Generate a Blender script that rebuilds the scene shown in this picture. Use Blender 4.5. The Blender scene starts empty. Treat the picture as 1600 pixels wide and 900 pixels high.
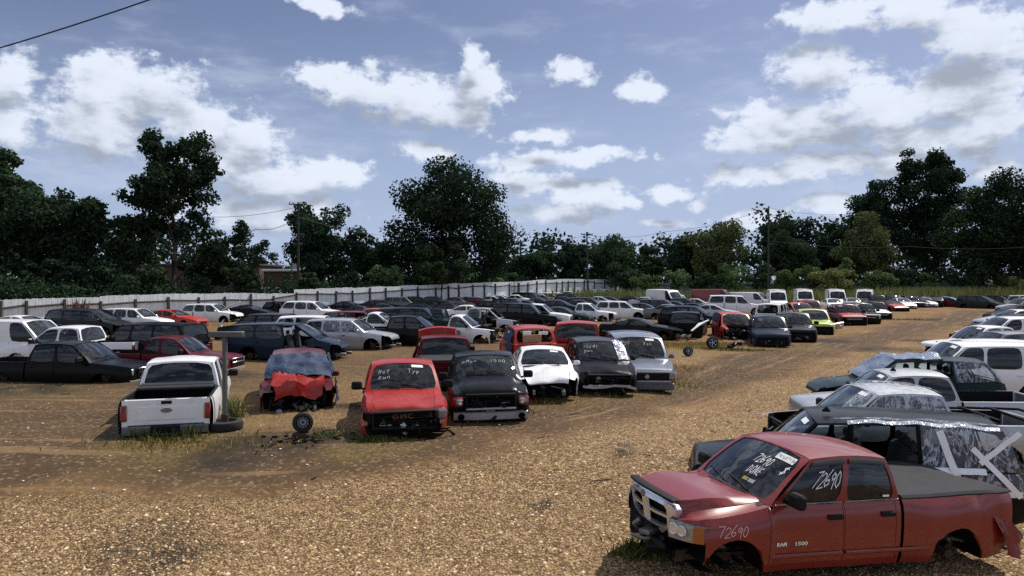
import bpy, math, random
import numpy as np
from mathutils import Vector, Matrix, noise as mnoise

SC = bpy.context.scene
COL = SC.collection
R = math.radians
F, YH, CAMH = 1150.0, 437.0, 3.35          # focal length in photo pixels, horizon row, eye height

# ------------------------------------------------------------------ camera
cam = bpy.data.cameras.new('camera')
cam.sensor_width = 36.0
cam.lens = 36.0 * F / 1600.0
cam.shift_y = -(450.0 - YH) / 1600.0
cam.clip_start, cam.clip_end = 0.1, 6000.0
camo = bpy.data.objects.new('camera', cam)
camo.location = (0, 0, CAMH)
camo.rotation_euler = (R(90), 0, 0)
COL.objects.link(camo)
SC.camera = camo

# ------------------------------------------------------------------ colour management
SC.view_settings.view_transform = 'Standard'
SC.view_settings.look = 'None'
SC.view_settings.exposure = 0.0
SC.view_settings.gamma = 1.0
try:
    SC.cycles.use_denoising = False
    SC.cycles.max_bounces = 6
    SC.cycles.transparent_max_bounces = 12
except Exception:
    pass

# ------------------------------------------------------------------ sun
SUN_AZ, SUN_EL = 46.0, 55.0                 # degrees right of the view direction, above the horizon
sd = Vector((math.sin(R(SUN_AZ)) * math.cos(R(SUN_EL)), math.cos(R(SUN_AZ)) * math.cos(R(SUN_EL)), math.sin(R(SUN_EL))))
sun = bpy.data.lights.new('sun', 'SUN')
sun.energy, sun.angle, sun.color = 4.8, R(0.5), (1.0, 0.93, 0.84)
suno = bpy.data.objects.new('sun', sun)
suno.rotation_euler = sd.to_track_quat('Z', 'Y').to_euler()
suno.location = (20, 30, 60)
COL.objects.link(suno)


# ------------------------------------------------------------------ node helper
class NT:
    def __init__(s, tree):
        s.t = tree
        s.n = tree.nodes
        s.l = tree.links

    def node(s, typ, **kw):
        n = s.n.new(typ)
        ins = kw.pop('ins', {})
        for k, v in kw.items():
            setattr(n, k, v)
        for k, v in ins.items():
            s.put(n.inputs[k], v)
        return n

    def put(s, sock, v):
        if hasattr(v, 'is_output'):
            s.l.new(v, sock)
        else:
            sock.default_value = v

    def m(s, op, a, b=None, c=None, clamp=False):
        n = s.n.new('ShaderNodeMath')
        n.operation = op
        n.use_clamp = clamp
        s.put(n.inputs[0], a)
        if b is not None:
            s.put(n.inputs[1], b)
        if c is not None:
            s.put(n.inputs[2], c)
        return n.outputs[0]

    def vm(s, op, a, b=None, out=0):
        n = s.n.new('ShaderNodeVectorMath')
        n.operation = op
        s.put(n.inputs[0], a)
        if b is not None:
            s.put(n.inputs[1], b)
        return n.outputs[out]

    def sstep(s, x, a, b, lo=0.0, hi=1.0):
        n = s.n.new('ShaderNodeMapRange')
        n.interpolation_type = 'SMOOTHSTEP'
        s.put(n.inputs[0], x)
        n.inputs[1].default_value, n.inputs[2].default_value = a, b
        n.inputs[3].default_value, n.inputs[4].default_value = lo, hi
        return n.outputs[0]

    def mix(s, fac, a, b):
        n = s.n.new('ShaderNodeMix')
        n.data_type = 'RGBA'
        s.put(n.inputs[0], fac)
        s.put(n.inputs[6], a)
        s.put(n.inputs[7], b)
        return n.outputs[2]

    def noise(s, vec, scale, detail=3.0, rough=0.55, out=0, dist=0.0):
        n = s.n.new('ShaderNodeTexNoise')
        if vec is not None:
            s.put(n.inputs['Vector'], vec)
        n.inputs['Scale'].default_value = scale
        n.inputs['Detail'].default_value = detail
        n.inputs['Roughness'].default_value = rough
        n.inputs['Distortion'].default_value = dist
        return n.outputs[out]


def c4(c):
    return (c[0], c[1], c[2], 1.0)


# ------------------------------------------------------------------ world: Nishita sky with clouds by direction
world = bpy.data.worlds.new('World')
SC.world = world
world.use_nodes = True
wt = NT(world.node_tree)
for n in list(wt.n):
    wt.n.remove(n)
SKY_STRENGTH = 0.085
sky = wt.node('ShaderNodeTexSky')
sky.sky_type = 'NISHITA'
sky.sun_disc = False
sky.sun_elevation = R(SUN_EL)
sky.sun_rotation = R(SUN_AZ)
sky.air_density, sky.dust_density, sky.ozone_density = 1.0, 1.5, 1.0

# a cloud is a loose heap of soft discs at (azimuth, elevation), given here in photo pixels
BLOBS = [(150, 128, 80, 52), (235, 150, 105, 62), (300, 190, 130, 55), (400, 214, 58, 40), (130, 195, 90, 62), (15, 125, 55, 62),
         (15, 185, 70, 40), (330, 245, 150, 32), (500, 275, 85, 24), (430, 285, 100, 34), (545, 270, 45, 26), (420, 330, 160, 30),
         (500, 112, 45, 26), (560, 140, 75, 40), (650, 155, 105, 46), (740, 152, 55, 52), (742, 92, 24, 34), (700, 182, 95, 20),
         (662, 238, 60, 20), (895, 108, 46, 30), (1005, 134, 36, 27), (820, 250, 70, 20), (905, 245, 100, 15), (850, 212, 55, 12),
         (830, 285, 70, 26), (905, 305, 60, 25), (945, 300, 45, 24), (880, 335, 100, 16), (1050, 304, 50, 16), (1092, 322, 20, 12),
         (1035, 350, 45, 9), (1150, 215, 50, 28), (1250, 200, 130, 46), (1380, 160, 130, 62), (1510, 135, 120, 64), (1450, 212, 170, 36),
         (1265, 110, 60, 45), (1570, 185, 90, 60), (1300, 20, 100, 32), (1430, 15, 90, 42), (1530, 55, 110, 52), (1285, 262, 180, 26),
         (1180, 278, 90, 22), (1400, 255, 70, 22), (1530, 225, 60, 20), (1300, 320, 60, 16), (1545, 268, 50, 22), (505, 0, 70, 14),
         (960, 320, 40, 18), (1180, 340, 80, 14)]


def cloud_group():
    g = bpy.data.node_groups.new('cloud_density', 'ShaderNodeTree')
    g.interface.new_socket('P', in_out='INPUT', socket_type='NodeSocketVector')
    g.interface.new_socket('D', in_out='OUTPUT', socket_type='NodeSocketFloat')
    g.interface.new_socket('S', in_out='OUTPUT', socket_type='NodeSocketFloat')
    t = NT(g)
    gi, go = t.n.new('NodeGroupInput'), t.n.new('NodeGroupOutput')
    P = gi.outputs[0]
    # warp so that no disc keeps a round outline
    w1 = t.noise(P, 9.0, 3.0, 0.6, out=1)
    w = t.vm('MULTIPLY', t.vm('SUBTRACT', w1, (0.5, 0.5, 0.5)), (0.055, 0.04, 0.0))
    Pw = t.vm('ADD', P, w)
    acc = None
    for (u, v, ru, rv) in BLOBS:
        az = math.atan((u - 800) / F)
        k = math.cos(az)
        el = math.atan((YH - v) / F * k)
        q = t.vm('MULTIPLY', t.vm('SUBTRACT', Pw, (az, el, 0)), (F / ru / (k * k) * 0.86, F / rv / k * 0.86, 0))
        f = t.m('SUBTRACT', 1.0, t.vm('LENGTH', q, out=1))
        acc = f if acc is None else t.m('SMOOTH_MAX', acc, f, 0.25)
    # beyond the photograph the sky goes on, with extra cloud to lift the fill light
    sep = t.node('ShaderNodeSeparateXYZ')
    t.put(sep.inputs[0], P)
    away = t.sstep(t.m('ABSOLUTE', sep.outputs[0]), 0.60, 0.80)
    high = t.sstep(sep.outputs[1], 0.36, 0.50)
    out = t.m('MAXIMUM', away, high)
    gen = t.m('MULTIPLY_ADD', t.noise(t.vm('MULTIPLY', P, (1.0, 2.2, 1.0)), 3.2, 2.0, 0.5), 3.0, -1.20)
    gen = t.m('MINIMUM', gen, 0.8)
    base = t.m('ADD', t.m('MULTIPLY', acc, t.m('SUBTRACT', 1.0, out)), t.m('MULTIPLY', gen, out))
    fb = t.noise(t.vm('MULTIPLY', P, (1.0, 1.5, 1.0)), 17.0, 7.0, 0.62)
    fb2 = t.noise(t.vm('MULTIPLY', P, (1.0, 1.3, 1.0)), 55.0, 5.0, 0.6)
    d = t.m('ADD', base, t.m('MULTIPLY', t.m('SUBTRACT', fb, 0.5), 2.1))
    d = t.m('ADD', d, t.m('MULTIPLY', t.m('SUBTRACT', fb2, 0.5), 1.15))
    fs = t.noise(t.vm('MULTIPLY', P, (1.0, 1.9, 1.0)), 13.0, 5.0, 0.6)
    t.l.new(t.m('ADD', base, t.m('MULTIPLY', t.m('SUBTRACT', fs, 0.5), 2.0)), go.inputs[1])
    t.l.new(d, go.inputs[0])
    return g


CG = cloud_group()
tc = wt.node('ShaderNodeTexCoord')
sx = wt.node('ShaderNodeSeparateXYZ')
wt.put(sx.inputs[0], tc.outputs['Generated'])
azn = wt.m('ARCTAN2', sx.outputs[0], sx.outputs[1])
eln = wt.m('ARCSINE', sx.outputs[2])
cx = wt.node('ShaderNodeCombineXYZ', ins={0: azn, 1: eln, 2: 0.0})
g1 = wt.node('ShaderNodeGroup', node_tree=CG)
wt.put(g1.inputs[0], cx.outputs[0])
g2 = wt.node('ShaderNodeGroup', node_tree=CG)
wt.put(g2.inputs[0], wt.vm('ADD', cx.outputs[0], (0.010, 0.034, 0.0)))
cover = wt.sstep(g1.outputs[0], 0.06, 0.58)
dif = wt.sstep(wt.m('SUBTRACT', g2.outputs[1], g1.outputs[1]), -0.45, 0.45)
thick = wt.m('MULTIPLY', wt.sstep(g2.outputs[1], 0.0, 0.85), wt.m('ADD', wt.m('MULTIPLY', dif, 0.75), 0.25), clamp=True)
ccol = wt.mix(thick, (0.80, 0.865, 0.99, 1), (0.37, 0.42, 0.51, 1))
# blue: desaturated Nishita, lifted into haze near the horizon
hsv = wt.node('ShaderNodeHueSaturation', ins={'Saturation': 0.80, 'Value': 1.0, 'Color': sky.outputs[0]})
blue = wt.vm('MULTIPLY', hsv.outputs[0], (SKY_STRENGTH * 0.74, SKY_STRENGTH * 0.78, SKY_STRENGTH * 0.98))
blue = wt.mix(wt.sstep(eln, 0.0, 0.36, 0.80, 0.0), blue, (0.47, 0.58, 0.82, 1))
veil = wt.noise(wt.vm('MULTIPLY', cx.outputs[0], (1.0, 3.2, 1.0)), 4.5, 6.0, 0.62)
blue = wt.mix(wt.m('MULTIPLY', wt.sstep(veil, 0.48, 0.72), 0.42), blue, (0.62, 0.70, 0.86, 1))
skyc = wt.mix(wt.m('MULTIPLY', cover, wt.sstep(eln, 0.02, 0.12, 0.55, 1.0)), blue, ccol)
skyc = wt.vm('MULTIPLY', skyc, (1.0 / SKY_STRENGTH,) * 3)
bg = wt.node('ShaderNodeBackground', ins={'Color': skyc, 'Strength': SKY_STRENGTH})
wo = wt.node('ShaderNodeOutputWorld')
wt.l.new(bg.outputs[0], wo.inputs[0])


# ------------------------------------------------------------------ materials
def mat_new(name):
    m = bpy.data.materials.new(name)
    m.use_nodes = True
    t = NT(m.node_tree)
    p = t.n['Principled BSDF']
    return m, t, p


MATS = {}


def simple(name, col, rough=0.6, metal=0.0, nscale=6.0, namt=0.25, coat=0.0, bump=0.0, spec=0.5):
    """a base colour broken up by grain"""
    if name in MATS:
        return MATS[name]
    m, t, p = mat_new(name)
    tc = t.node('ShaderNodeTexCoord')
    n = t.noise(tc.outputs['Object'], nscale, 4.0)
    dark = tuple(c * (1 - namt) for c in col)
    lite = tuple(min(1, c * (1 + namt)) for c in col)
    t.put(p.inputs['Base Color'], t.mix(n, c4(dark), c4(lite)))
    p.inputs['Roughness'].default_value = rough
    p.inputs['Metallic'].default_value = metal
    p.inputs['Specular IOR Level'].default_value = spec
    if coat:
        p.inputs['Coat Weight'].default_value = coat
        p.inputs['Coat Roughness'].default_value = 0.08
    if bump:
        b = t.node('ShaderNodeBump', ins={'Strength': bump, 'Distance': 0.01, 'Height': n})
        t.l.new(b.outputs[0], p.inputs['Normal'])
    MATS[name] = m
    return m


def paint(name, col, metal=0.0, rough=0.36, coat=0.5, dirt=0.35):
    """car paint: flat colour, clear coat, dust in patches and towards the sills"""
    if name in MATS:
        return MATS[name]
    m, t, p = mat_new('paint_' + name)
    tc = t.node('ShaderNodeTexCoord')
    sp = t.node('ShaderNodeSeparateXYZ')
    t.put(sp.inputs[0], tc.outputs['Object'])
    n1 = t.noise(tc.outputs['Object'], 1.7, 6.0, 0.65)
    n2 = t.noise(tc.outputs['Object'], 14.0, 4.0, 0.6)
    low = t.sstep(sp.outputs[2], 0.15, 0.75, 0.5, 0.0)
    d = t.m('MULTIPLY', t.m('ADD', t.sstep(n1, 0.42, 0.80), low), t.m('ADD', t.m('MULTIPLY', n2, 0.8), 0.2))
    d = t.m('MULTIPLY', d, dirt, clamp=True)
    lum = 0.3 * col[0] + 0.6 * col[1] + 0.1 * col[2]
    dust = (0.20, 0.165, 0.125) if lum > 0.1 else tuple(c * .8 + q for c, q in zip(col, (.011, .0095, .008)))
    rough = rough if lum > .05 else .26
    red = col[0] > .2 and col[1] < .1
    coat = coat * .4 if red else (coat if lum > .05 else coat * .15)
    dirt = dirt * (.28 if red else .55) if (red or lum < .05) else dirt
    p.inputs['Specular IOR Level'].default_value = .32 if red else (.5 if lum > .05 else .12)
    t.put(p.inputs['Base Color'], t.mix(d, c4(col), c4(dust)))
    t.put(p.inputs['Roughness'], t.m('ADD', rough, t.m('MULTIPLY', d, 0.5)))
    p.inputs['Metallic'].default_value = metal
    t.put(p.inputs['Coat Weight'], t.m('MULTIPLY', t.m('SUBTRACT', 1.0, d), coat))
    p.inputs['Coat Roughness'].default_value = 0.06
    MATS[name] = m
    return m


def glass_mat(name, tint, trans, dirt=0.1):
    """tinted automotive glass: part see-through, part mirror by angle"""
    if name in MATS:
        return MATS[name]
    m, t, p = mat_new(name)
    t.n.remove(p)
    out = t.n['Material Output']
    tr = t.node('ShaderNodeBsdfTransparent', ins={'Color': c4(tint)})
    df = t.node('ShaderNodeBsdfDiffuse', ins={'Color': (0.012, 0.014, 0.015, 1)})
    tc = t.node('ShaderNodeTexCoord')
    n = t.noise(tc.outputs['Object'], 2.5, 5.0, 0.65)
    dd = t.node('ShaderNodeBsdfDiffuse', ins={'Color': (0.20, 0.19, 0.17, 1)})
    m1 = t.node('ShaderNodeMixShader', ins={0: trans, 1: df.outputs[0], 2: tr.outputs[0]})
    m2 = t.node('ShaderNodeMixShader', ins={0: t.m('MULTIPLY', t.sstep(n, 0.45, 0.8), dirt), 1: m1.outputs[0], 2: dd.outputs[0]})
    gl = t.node('ShaderNodeBsdfGlossy', ins={'Roughness': 0.03, 'Color': (0.9, 0.95, 1, 1)})
    lw = t.node('ShaderNodeLayerWeight', ins={'Blend': 0.5})
    fr = t.m('MULTIPLY_ADD', t.m('POWER', lw.outputs['Facing'], 4.0), .80, .045)
    m3 = t.node('ShaderNodeMixShader', ins={0: fr, 1: m2.outputs[0], 2: gl.outputs[0]})
    t.l.new(m3.outputs[0], out.inputs[0])
    MATS[name] = m
    return m


def plastic_mat(name, col, alpha, rough=0.18):
    """thin crumpled film: clear or blue"""
    if name in MATS:
        return MATS[name]
    m, t, p = mat_new(name)
    tc = t.node('ShaderNodeTexCoord')
    w = t.noise(t.vm('MULTIPLY', tc.outputs['Object'], (1.6, 1.0, .8)), 1.7, 4.0, 0.6, dist=1.4)
    w2 = t.noise(t.vm('MULTIPLY', tc.outputs['Object'], (2.6, 1.0, .7)), 4.5, 3.0, 0.6, dist=0.8)
    h = t.m('ADD', w, t.m('MULTIPLY', w2, 0.45))
    b = t.node('ShaderNodeBump', ins={'Strength': 0.9, 'Distance': 0.05, 'Height': h})
    p.inputs['Base Color'].default_value = c4(col)
    p.inputs['Roughness'].default_value = rough
    p.inputs['Specular IOR Level'].default_value = 0.5
    t.l.new(b.outputs[0], p.inputs['Normal'])
    r1 = t.sstep(t.m('ABSOLUTE', t.m('SUBTRACT', w, .5)), 0.0, .030, 1.0, 0.0)
    r2 = t.sstep(w2, .52, .74, 0.0, .45)
    fold_glint = t.m('MAXIMUM', r1, r2)  # highlights along the folds, put in as whiter, more opaque streaks
    t.put(p.inputs['Alpha'], t.m('ADD', alpha, t.m('MULTIPLY', fold_glint, 0.48), clamp=True))
    MATS[name] = m
    return m


PAINTS = {
    'white': ((0.80, 0.81, 0.82), 0.0), 'silver': ((0.42, 0.43, 0.45), 0.55), 'grey': ((0.12, 0.125, 0.13), 0.4),
    'dark grey': ((0.022, 0.024, 0.027), 0.2), 'black': ((0.0035, 0.0040, 0.0045), 0.0), 'navy': ((0.010, 0.018, 0.040), 0.2),
    'dark green': ((0.008, 0.022, 0.020), 0.1), 'red': ((0.33, 0.014, 0.009), 0.0), 'brick red': ((0.185, 0.0105, 0.0065), 0.0),
    'maroon': ((0.10, 0.008, 0.012), 0.1), 'orange red': ((0.40, 0.030, 0.012), 0.0), 'lime': ((0.38, 0.50, 0.055), 0.0),
    'pale blue': ((0.40, 0.50, 0.68), 0.3), 'blue grey': ((0.13, 0.155, 0.20), 0.4), 'purple': ((0.10, 0.10, 0.20), 0.3),
    'cream': ((0.55, 0.54, 0.48), 0.0), 'steel blue': ((0.013, 0.024, 0.042), 0.2),
}


def PAINT(n):
    c, me = PAINTS[n]
    return paint(n, c, me)


M_GLASS = glass_mat('car_glass', (0.50, 0.58, 0.58), 0.62)
M_TINT = glass_mat('tinted_glass', (0.30, 0.34, 0.36), 0.40)
M_TRIM = simple('black_trim', (0.006, 0.0062, 0.0066), 0.6, spec=.2)
M_DARK = simple('dark_inner', (0.005, 0.005, 0.005), 0.9, spec=.1)
M_SEAT = simple('seat_cloth', (0.045, 0.043, 0.042), 0.85)
M_CHROME = simple('chrome', (0.62, 0.63, 0.65), 0.16, 1.0, 9, 0.1)
M_BUMPER = simple('dull_bumper', (0.42, 0.43, 0.44), 0.38, 0.45, 9, 0.2)
M_REARB = simple('scuffed_bumper', (0.15, 0.155, 0.16), 0.45, 0.35, 6, 0.35)
M_GRILLE = simple('bright_grille', (0.62, 0.63, 0.66), 0.22, 0.7, 9, 0.12)
M_TYRE = simple('tyre_rubber', (0.014, 0.014, 0.014), 0.85, bump=0.4, nscale=40)
M_ALLOY = simple('alloy', (0.40, 0.41, 0.43), 0.35, 0.9)
M_STEEL = simple('bare_steel', (0.20, 0.20, 0.205), 0.5, 0.7, 12, 0.5)
M_RUST = simple('rusty_steel', (0.060, 0.034, 0.022), 0.8, 0.2, 18, 0.5)
M_LAMP = simple('headlamp', (0.27, 0.285, 0.30), 0.15, 0.5, 22, 0.85, coat=1.0, bump=.5)
M_TAIL = simple('tail_lamp', (0.20, 0.006, 0.008), 0.15, 0.0, 30, 0.3, coat=1.0)
M_AMBER = simple('amber_lamp', (0.30, 0.085, 0.014), 0.2, 0.0, 30, 0.2, coat=1.0)
M_PAPER = simple('white_paper', (0.78, 0.78, 0.76), 0.7, nscale=3, namt=0.06)
M_INK = simple('black_ink', (0.02, 0.02, 0.02), 0.7)
M_CHALK = simple('chalk_pen', (0.80, 0.80, 0.80), 0.8, nscale=60, namt=0.15)
M_PINK = simple('pink_pen', (0.75, 0.45, 0.40), 0.8, nscale=60, namt=0.15)
M_FILM = plastic_mat('clear_film', (0.80, 0.85, 0.97), 0.11, .10)
M_BAND = plastic_mat('bright_band_film', (0.66, 0.70, 0.80), 0.55)
M_BLUEF = plastic_mat('blue_film', (0.020, 0.045, 0.10), 0.90, .75)
M_TAPE = simple('white_tape', (0.88, 0.89, 0.90), 0.4, nscale=8, namt=0.08)
M_VINYL = simple('bed_vinyl', (0.038, 0.040, 0.043), 0.8, nscale=4, namt=0.3, bump=0.1, spec=.15)
M_AIRBAG = simple('airbag_cloth', (0.62, 0.61, 0.58), 0.9, nscale=5, namt=0.12)


# ------------------------------------------------------------------ mesh helpers
class MB:
    """collects faces, merges equal points, links them as one object"""

    def __init__(s):
        s.v, s.f, s.mi, s.key = [], [], [], {}

    def vert(s, p):
        k = (round(p[0], 4), round(p[1], 4), round(p[2], 4))
        i = s.key.get(k)
        if i is None:
            i = len(s.v)
            s.key[k] = i
            s.v.append((p[0], p[1], p[2]))
        return i

    def face(s, pts, m=0):
        ids = []
        for p in pts:
            i = s.vert(p)
            if i not in ids:
                ids.append(i)
        if len(ids) >= 3:
            s.f.append(ids)
            s.mi.append(m)

    def grid(s, rows, m=0):
        for a, b in zip(rows[:-1], rows[1:]):
            for i in range(len(a) - 1):
                s.face((a[i], a[i + 1], b[i + 1], b[i]), m)

    def box(s, c, size, bev=0.02, rot=None, m=0, taper=1.0):
        """chamfered box; taper scales the top"""
        hx, hy, hz = size[0] / 2, size[1] / 2, size[2] / 2
        b = min(bev, hx * 0.9, hy * 0.9, hz * 0.9)
        C = Vector(c)

        def P(x, y, z):
            k = 1.0 if z < 0 else taper
            q = Vector((x * k, y * k, z))
            if rot is not None:
                q = rot @ q
            return C + q
        V = {}
        for sx in (-1, 1):
            for sy in (-1, 1):
                for sz in (-1, 1):
                    V[sx, sy, sz, 0] = P(sx * hx, sy * (hy - b), sz * (hz - b))
                    V[sx, sy, sz, 1] = P(sx * (hx - b), sy * hy, sz * (hz - b))
                    V[sx, sy, sz, 2] = P(sx * (hx - b), sy * (hy - b), sz * hz)
        for q in (-1, 1):
            s.face([V[q, -1, -1, 0], V[q, 1, -1, 0], V[q, 1, 1, 0], V[q, -1, 1, 0]][::q], m)
            s.face([V[-1, q, -1, 1], V[-1, q, 1, 1], V[1, q, 1, 1], V[1, q, -1, 1]][::q], m)
            s.face([V[-1, -1, q, 2], V[1, -1, q, 2], V[1, 1, q, 2], V[-1, 1, q, 2]][::q], m)
        for a in (-1, 1):
            for d in (-1, 1):
                s.face([V[a, d, -1, 0], V[a, d, -1, 1], V[a, d, 1, 1], V[a, d, 1, 0]], m)
                s.face([V[a, -1, d, 0], V[a, -1, d, 2], V[a, 1, d, 2], V[a, 1, d, 0]], m)
                s.face([V[-1, a, d, 1], V[-1, a, d, 2], V[1, a, d, 2], V[1, a, d, 1]], m)
                for e in (-1, 1):
                    s.face([V[a, d, e, 0], V[a, d, e, 1], V[a, d, e, 2]], m)

    def tube(s, pts, radii, n=8, m=0, cap=True):
        rows = []
        for i, p in enumerate(pts):
            p = Vector(p)
            a = Vector(pts[max(0, i - 1)])
            b = Vector(pts[min(len(pts) - 1, i + 1)])
            d = (b - a).normalized()
            u = d.cross(Vector((0, 0, 1)))
            if u.length < 1e-3:
                u = d.cross(Vector((0, 1, 0)))
            u.normalize()
            w = d.cross(u)
            r = radii[i] if hasattr(radii, '__len__') else radii
            rows.append([p + (u * math.cos(2 * math.pi * k / n) + w * math.sin(2 * math.pi * k / n)) * r for k in range(n)])
        for a, b in zip(rows[:-1], rows[1:]):
            for k in range(n):
                s.face((a[k], a[(k + 1) % n], b[(k + 1) % n], b[k]), m)
        if cap:
            s.face(rows[0][::-1], m)
            s.face(rows[-1], m)

    def lathe(s, prof, c, axis, n=20, m=0):
        """prof: (along axis, radius)"""
        ax = Vector(axis).normalized()
        u = ax.cross(Vector((0, 0, 1)))
        if u.length < 1e-3:
            u = ax.cross(Vector((0, 1, 0)))
        u.normalize()
        w = ax.cross(u)
        C = Vector(c)
        rows = [[C + ax * a + (u * math.cos(2 * math.pi * k / n) + w * math.sin(2 * math.pi * k / n)) * r for k in range(n)] for a, r in prof]
        for a, b in zip(rows[:-1], rows[1:]):
            for k in range(n):
                s.face((a[k], a[(k + 1) % n], b[(k + 1) % n], b[k]), m)

    def build(s, name, mats, parent=None, sharp=38, warp=None, smooth=True):
        if not s.f:
            return None
        me = bpy.data.meshes.new(name)
        v = s.v if warp is None else [warp(Vector(p)) for p in s.v]
        me.from_pydata(v, [], s.f)
        if not isinstance(mats, (list, tuple)):
            mats = [mats]
        for m in mats:
            me.materials.append(m)
        if len(mats) > 1:
            me.polygons.foreach_set('material_index', s.mi)
        if smooth:
            me.polygons.foreach_set('use_smooth', [True] * len(me.polygons))
            if sharp:
                me.set_sharp_from_angle(angle=R(sharp))
        me.update()
        o = bpy.data.objects.new(name, me)
        COL.objects.link(o)
        if parent is not None:
            o.parent = parent
        return o


def np_mesh(name, verts, quads, mats, parent=None, nside=4, smooth=False):
    """big meshes straight from numpy arrays; quads (n, nside)"""
    me = bpy.data.meshes.new(name)
    verts = np.asarray(verts, np.float32)
    quads = np.asarray(quads, np.int32)
    n = len(quads)
    me.vertices.add(len(verts))
    me.vertices.foreach_set('co', verts.ravel())
    me.loops.add(n * nside)
    me.loops.foreach_set('vertex_index', quads.ravel())
    me.polygons.add(n)
    me.polygons.foreach_set('loop_start', np.arange(0, n * nside, nside, dtype=np.int32))
    me.update(calc_edges=True)
    for m in (mats if isinstance(mats, (list, tuple)) else [mats]):
        me.materials.append(m)
    if smooth:
        me.polygons.foreach_set('use_smooth', [True] * n)
    o = bpy.data.objects.new(name, me)
    COL.objects.link(o)
    if parent is not None:
        o.parent = parent
    return o


def tag(o, label=None, cat=None, group=None, kind=None):
    if label:
        o['label'] = label
    if cat:
        o['category'] = cat
    if group:
        o['group'] = group
    if kind:
        o['kind'] = kind
    return o


def thing(name, label, cat, loc=(0, 0, 0), rotz=0.0, group=None):
    o = bpy.data.objects.new(name, None)
    o.empty_display_size = 0.3
    COL.objects.link(o)
    o.location = loc
    o.rotation_euler = (0, 0, rotz)
    return tag(o, label, cat, group)


def sm(t):
    t = max(0.0, min(1.0, t))
    return t * t * (3 - 2 * t)


def zg(x, y):
    """the yard is level and dips a little towards the viewer"""
    near = sm((15.5 - y) / 6.5)
    right = sm((x - 2.5) / 5.0) * sm((36.0 - y) / 16.0)
    return -0.15 * sm((46.0 - y) / 24.0) - 0.58 * near - 0.36 * right * (1 - 0.6 * near)


def ground_at(u, v):
    """photo pixel -> ground point"""
    return ground_solve(u, v, 0.0)


def ground_solve(u, v, h):
    """point h above the ground that shows at photo pixel (u, v)"""
    lo, hi = 6.0, 400.0
    g = lambda y: (CAMH - zg((u - 800) / F * y, y) - h) * F / y - (v - YH)
    for _ in range(60):
        mid = (lo + hi) / 2
        if g(mid) > 0:
            lo = mid
        else:
            hi = mid
    y = (lo + hi) / 2
    return Vector(((u - 800) / F * y, y, zg((u - 800) / F * y, y)))


# handwriting: strokes in a unit box
STROKES = {
    '7': [[(0, .95), (.6, 1), (.35, .5), (.2, 0)]],
    '2': [[(0, .8), (.2, 1), (.5, .9), (.5, .6), (.1, .1), (.05, 0), (.6, .08)]],
    '6': [[(.5, 1), (.15, .6), (.05, .2), (.25, 0), (.5, .15), (.45, .4), (.1, .35)]],
    '9': [[(.5, .75), (.3, 1), (.08, .8), (.2, .55), (.48, .7), (.5, .9), (.45, 0)]],
    '0': [[(.3, 1), (.08, .7), (.1, .2), (.35, 0), (.55, .3), (.5, .8), (.3, 1)]],
    '8': [[(.5, .85), (.25, 1), (.1, .8), (.45, .35), (.35, .02), (.1, .1), (.15, .4), (.5, .85)]],
    '1': [[(.2, .8), (.35, 1), (.3, 0)]],
    '4': [[(.4, 0), (.45, 1), (.05, .4), (.6, .4)]],
    '5': [[(.55, 1), (.15, .97), (.12, .6), (.45, .55), (.5, .2), (.2, 0), (.05, .1)]],
    '3': [[(.1, .9), (.35, 1), (.5, .8), (.25, .55), (.52, .35), (.4, .05), (.08, .08)]],
    'D': [[(.08, 0), (.1, 1), (.45, .8), (.5, .3), (.08, 0)]],
    'O': [[(.3, 1), (.08, .7), (.1, .2), (.35, 0), (.55, .3), (.5, .8), (.3, 1)]],
    'N': [[(.08, 0), (.1, 1), (.45, .05), (.5, 1)]],
    'E': [[(.5, 1), (.12, .95), (.08, .05), (.5, 0)], [(.1, .5), (.42, .5)]],
    '$': [[(.55, .85), (.3, .95), (.1, .75), (.5, .35), (.35, .08), (.05, .15)], [(.38, 1.1), (.25, -.1)]],
    'R': [[(.08, 0), (.1, 1), (.45, .9), (.45, .6), (.1, .5), (.5, 0)]],
    'A': [[(.02, 0), (.28, 1), (.55, 0)], [(.12, .4), (.45, .4)]],
    'M': [[(.05, 0), (.1, 1), (.3, .4), (.5, 1), (.56, 0)]],
    'G': [[(.52, .85), (.3, 1), (.08, .75), (.08, .25), (.3, 0), (.52, .15), (.52, .45), (.32, .45)]],
    'C': [[(.52, .85), (.3, 1), (.08, .75), (.08, .25), (.3, 0), (.52, .15)]],
    'T': [[(0, 1), (.56, 1)], [(.28, 1), (.28, 0)]],
    'K': [[(.08, 0), (.1, 1)], [(.5, 1), (.1, .45), (.52, 0)]],
    'Y': [[(.05, 1), (.3, .5)], [(.55, 1), (.3, .5), (.2, 0)]],
    'P': [[(.08, 0), (.1, 1), (.45, .9), (.45, .6), (.1, .5)]],
    'U': [[(.08, 1), (.1, .2), (.3, 0), (.5, .2), (.52, 1)]],
    'o': [[(.3, .55), (.1, .4), (.12, .1), (.35, 0), (.5, .25), (.3, .55)]],
    't': [[(.3, .9), (.25, .1), (.45, .02)], [(.08, .6), (.5, .62)]],
    'u': [[(.08, .5), (.12, .05), (.4, .05), (.48, .5), (.5, 0)]],
    'n': [[(.08, 0), (.1, .5), (.4, .5), (.48, 0)]],
    'y': [[(.08, .55), (.28, .15)], [(.52, .55), (.1, -.35)]],
    'p': [[(.1, -.35), (.1, .55), (.45, .45), (.42, .08), (.12, .05)]],
    'h': [[(.08, 1), (.1, 0)], [(.1, .4), (.35, .5), (.46, 0)]],
    'i': [[(.28, .55), (.3, 0)]],
    'D2': [],
    ' ': [],
}


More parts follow.
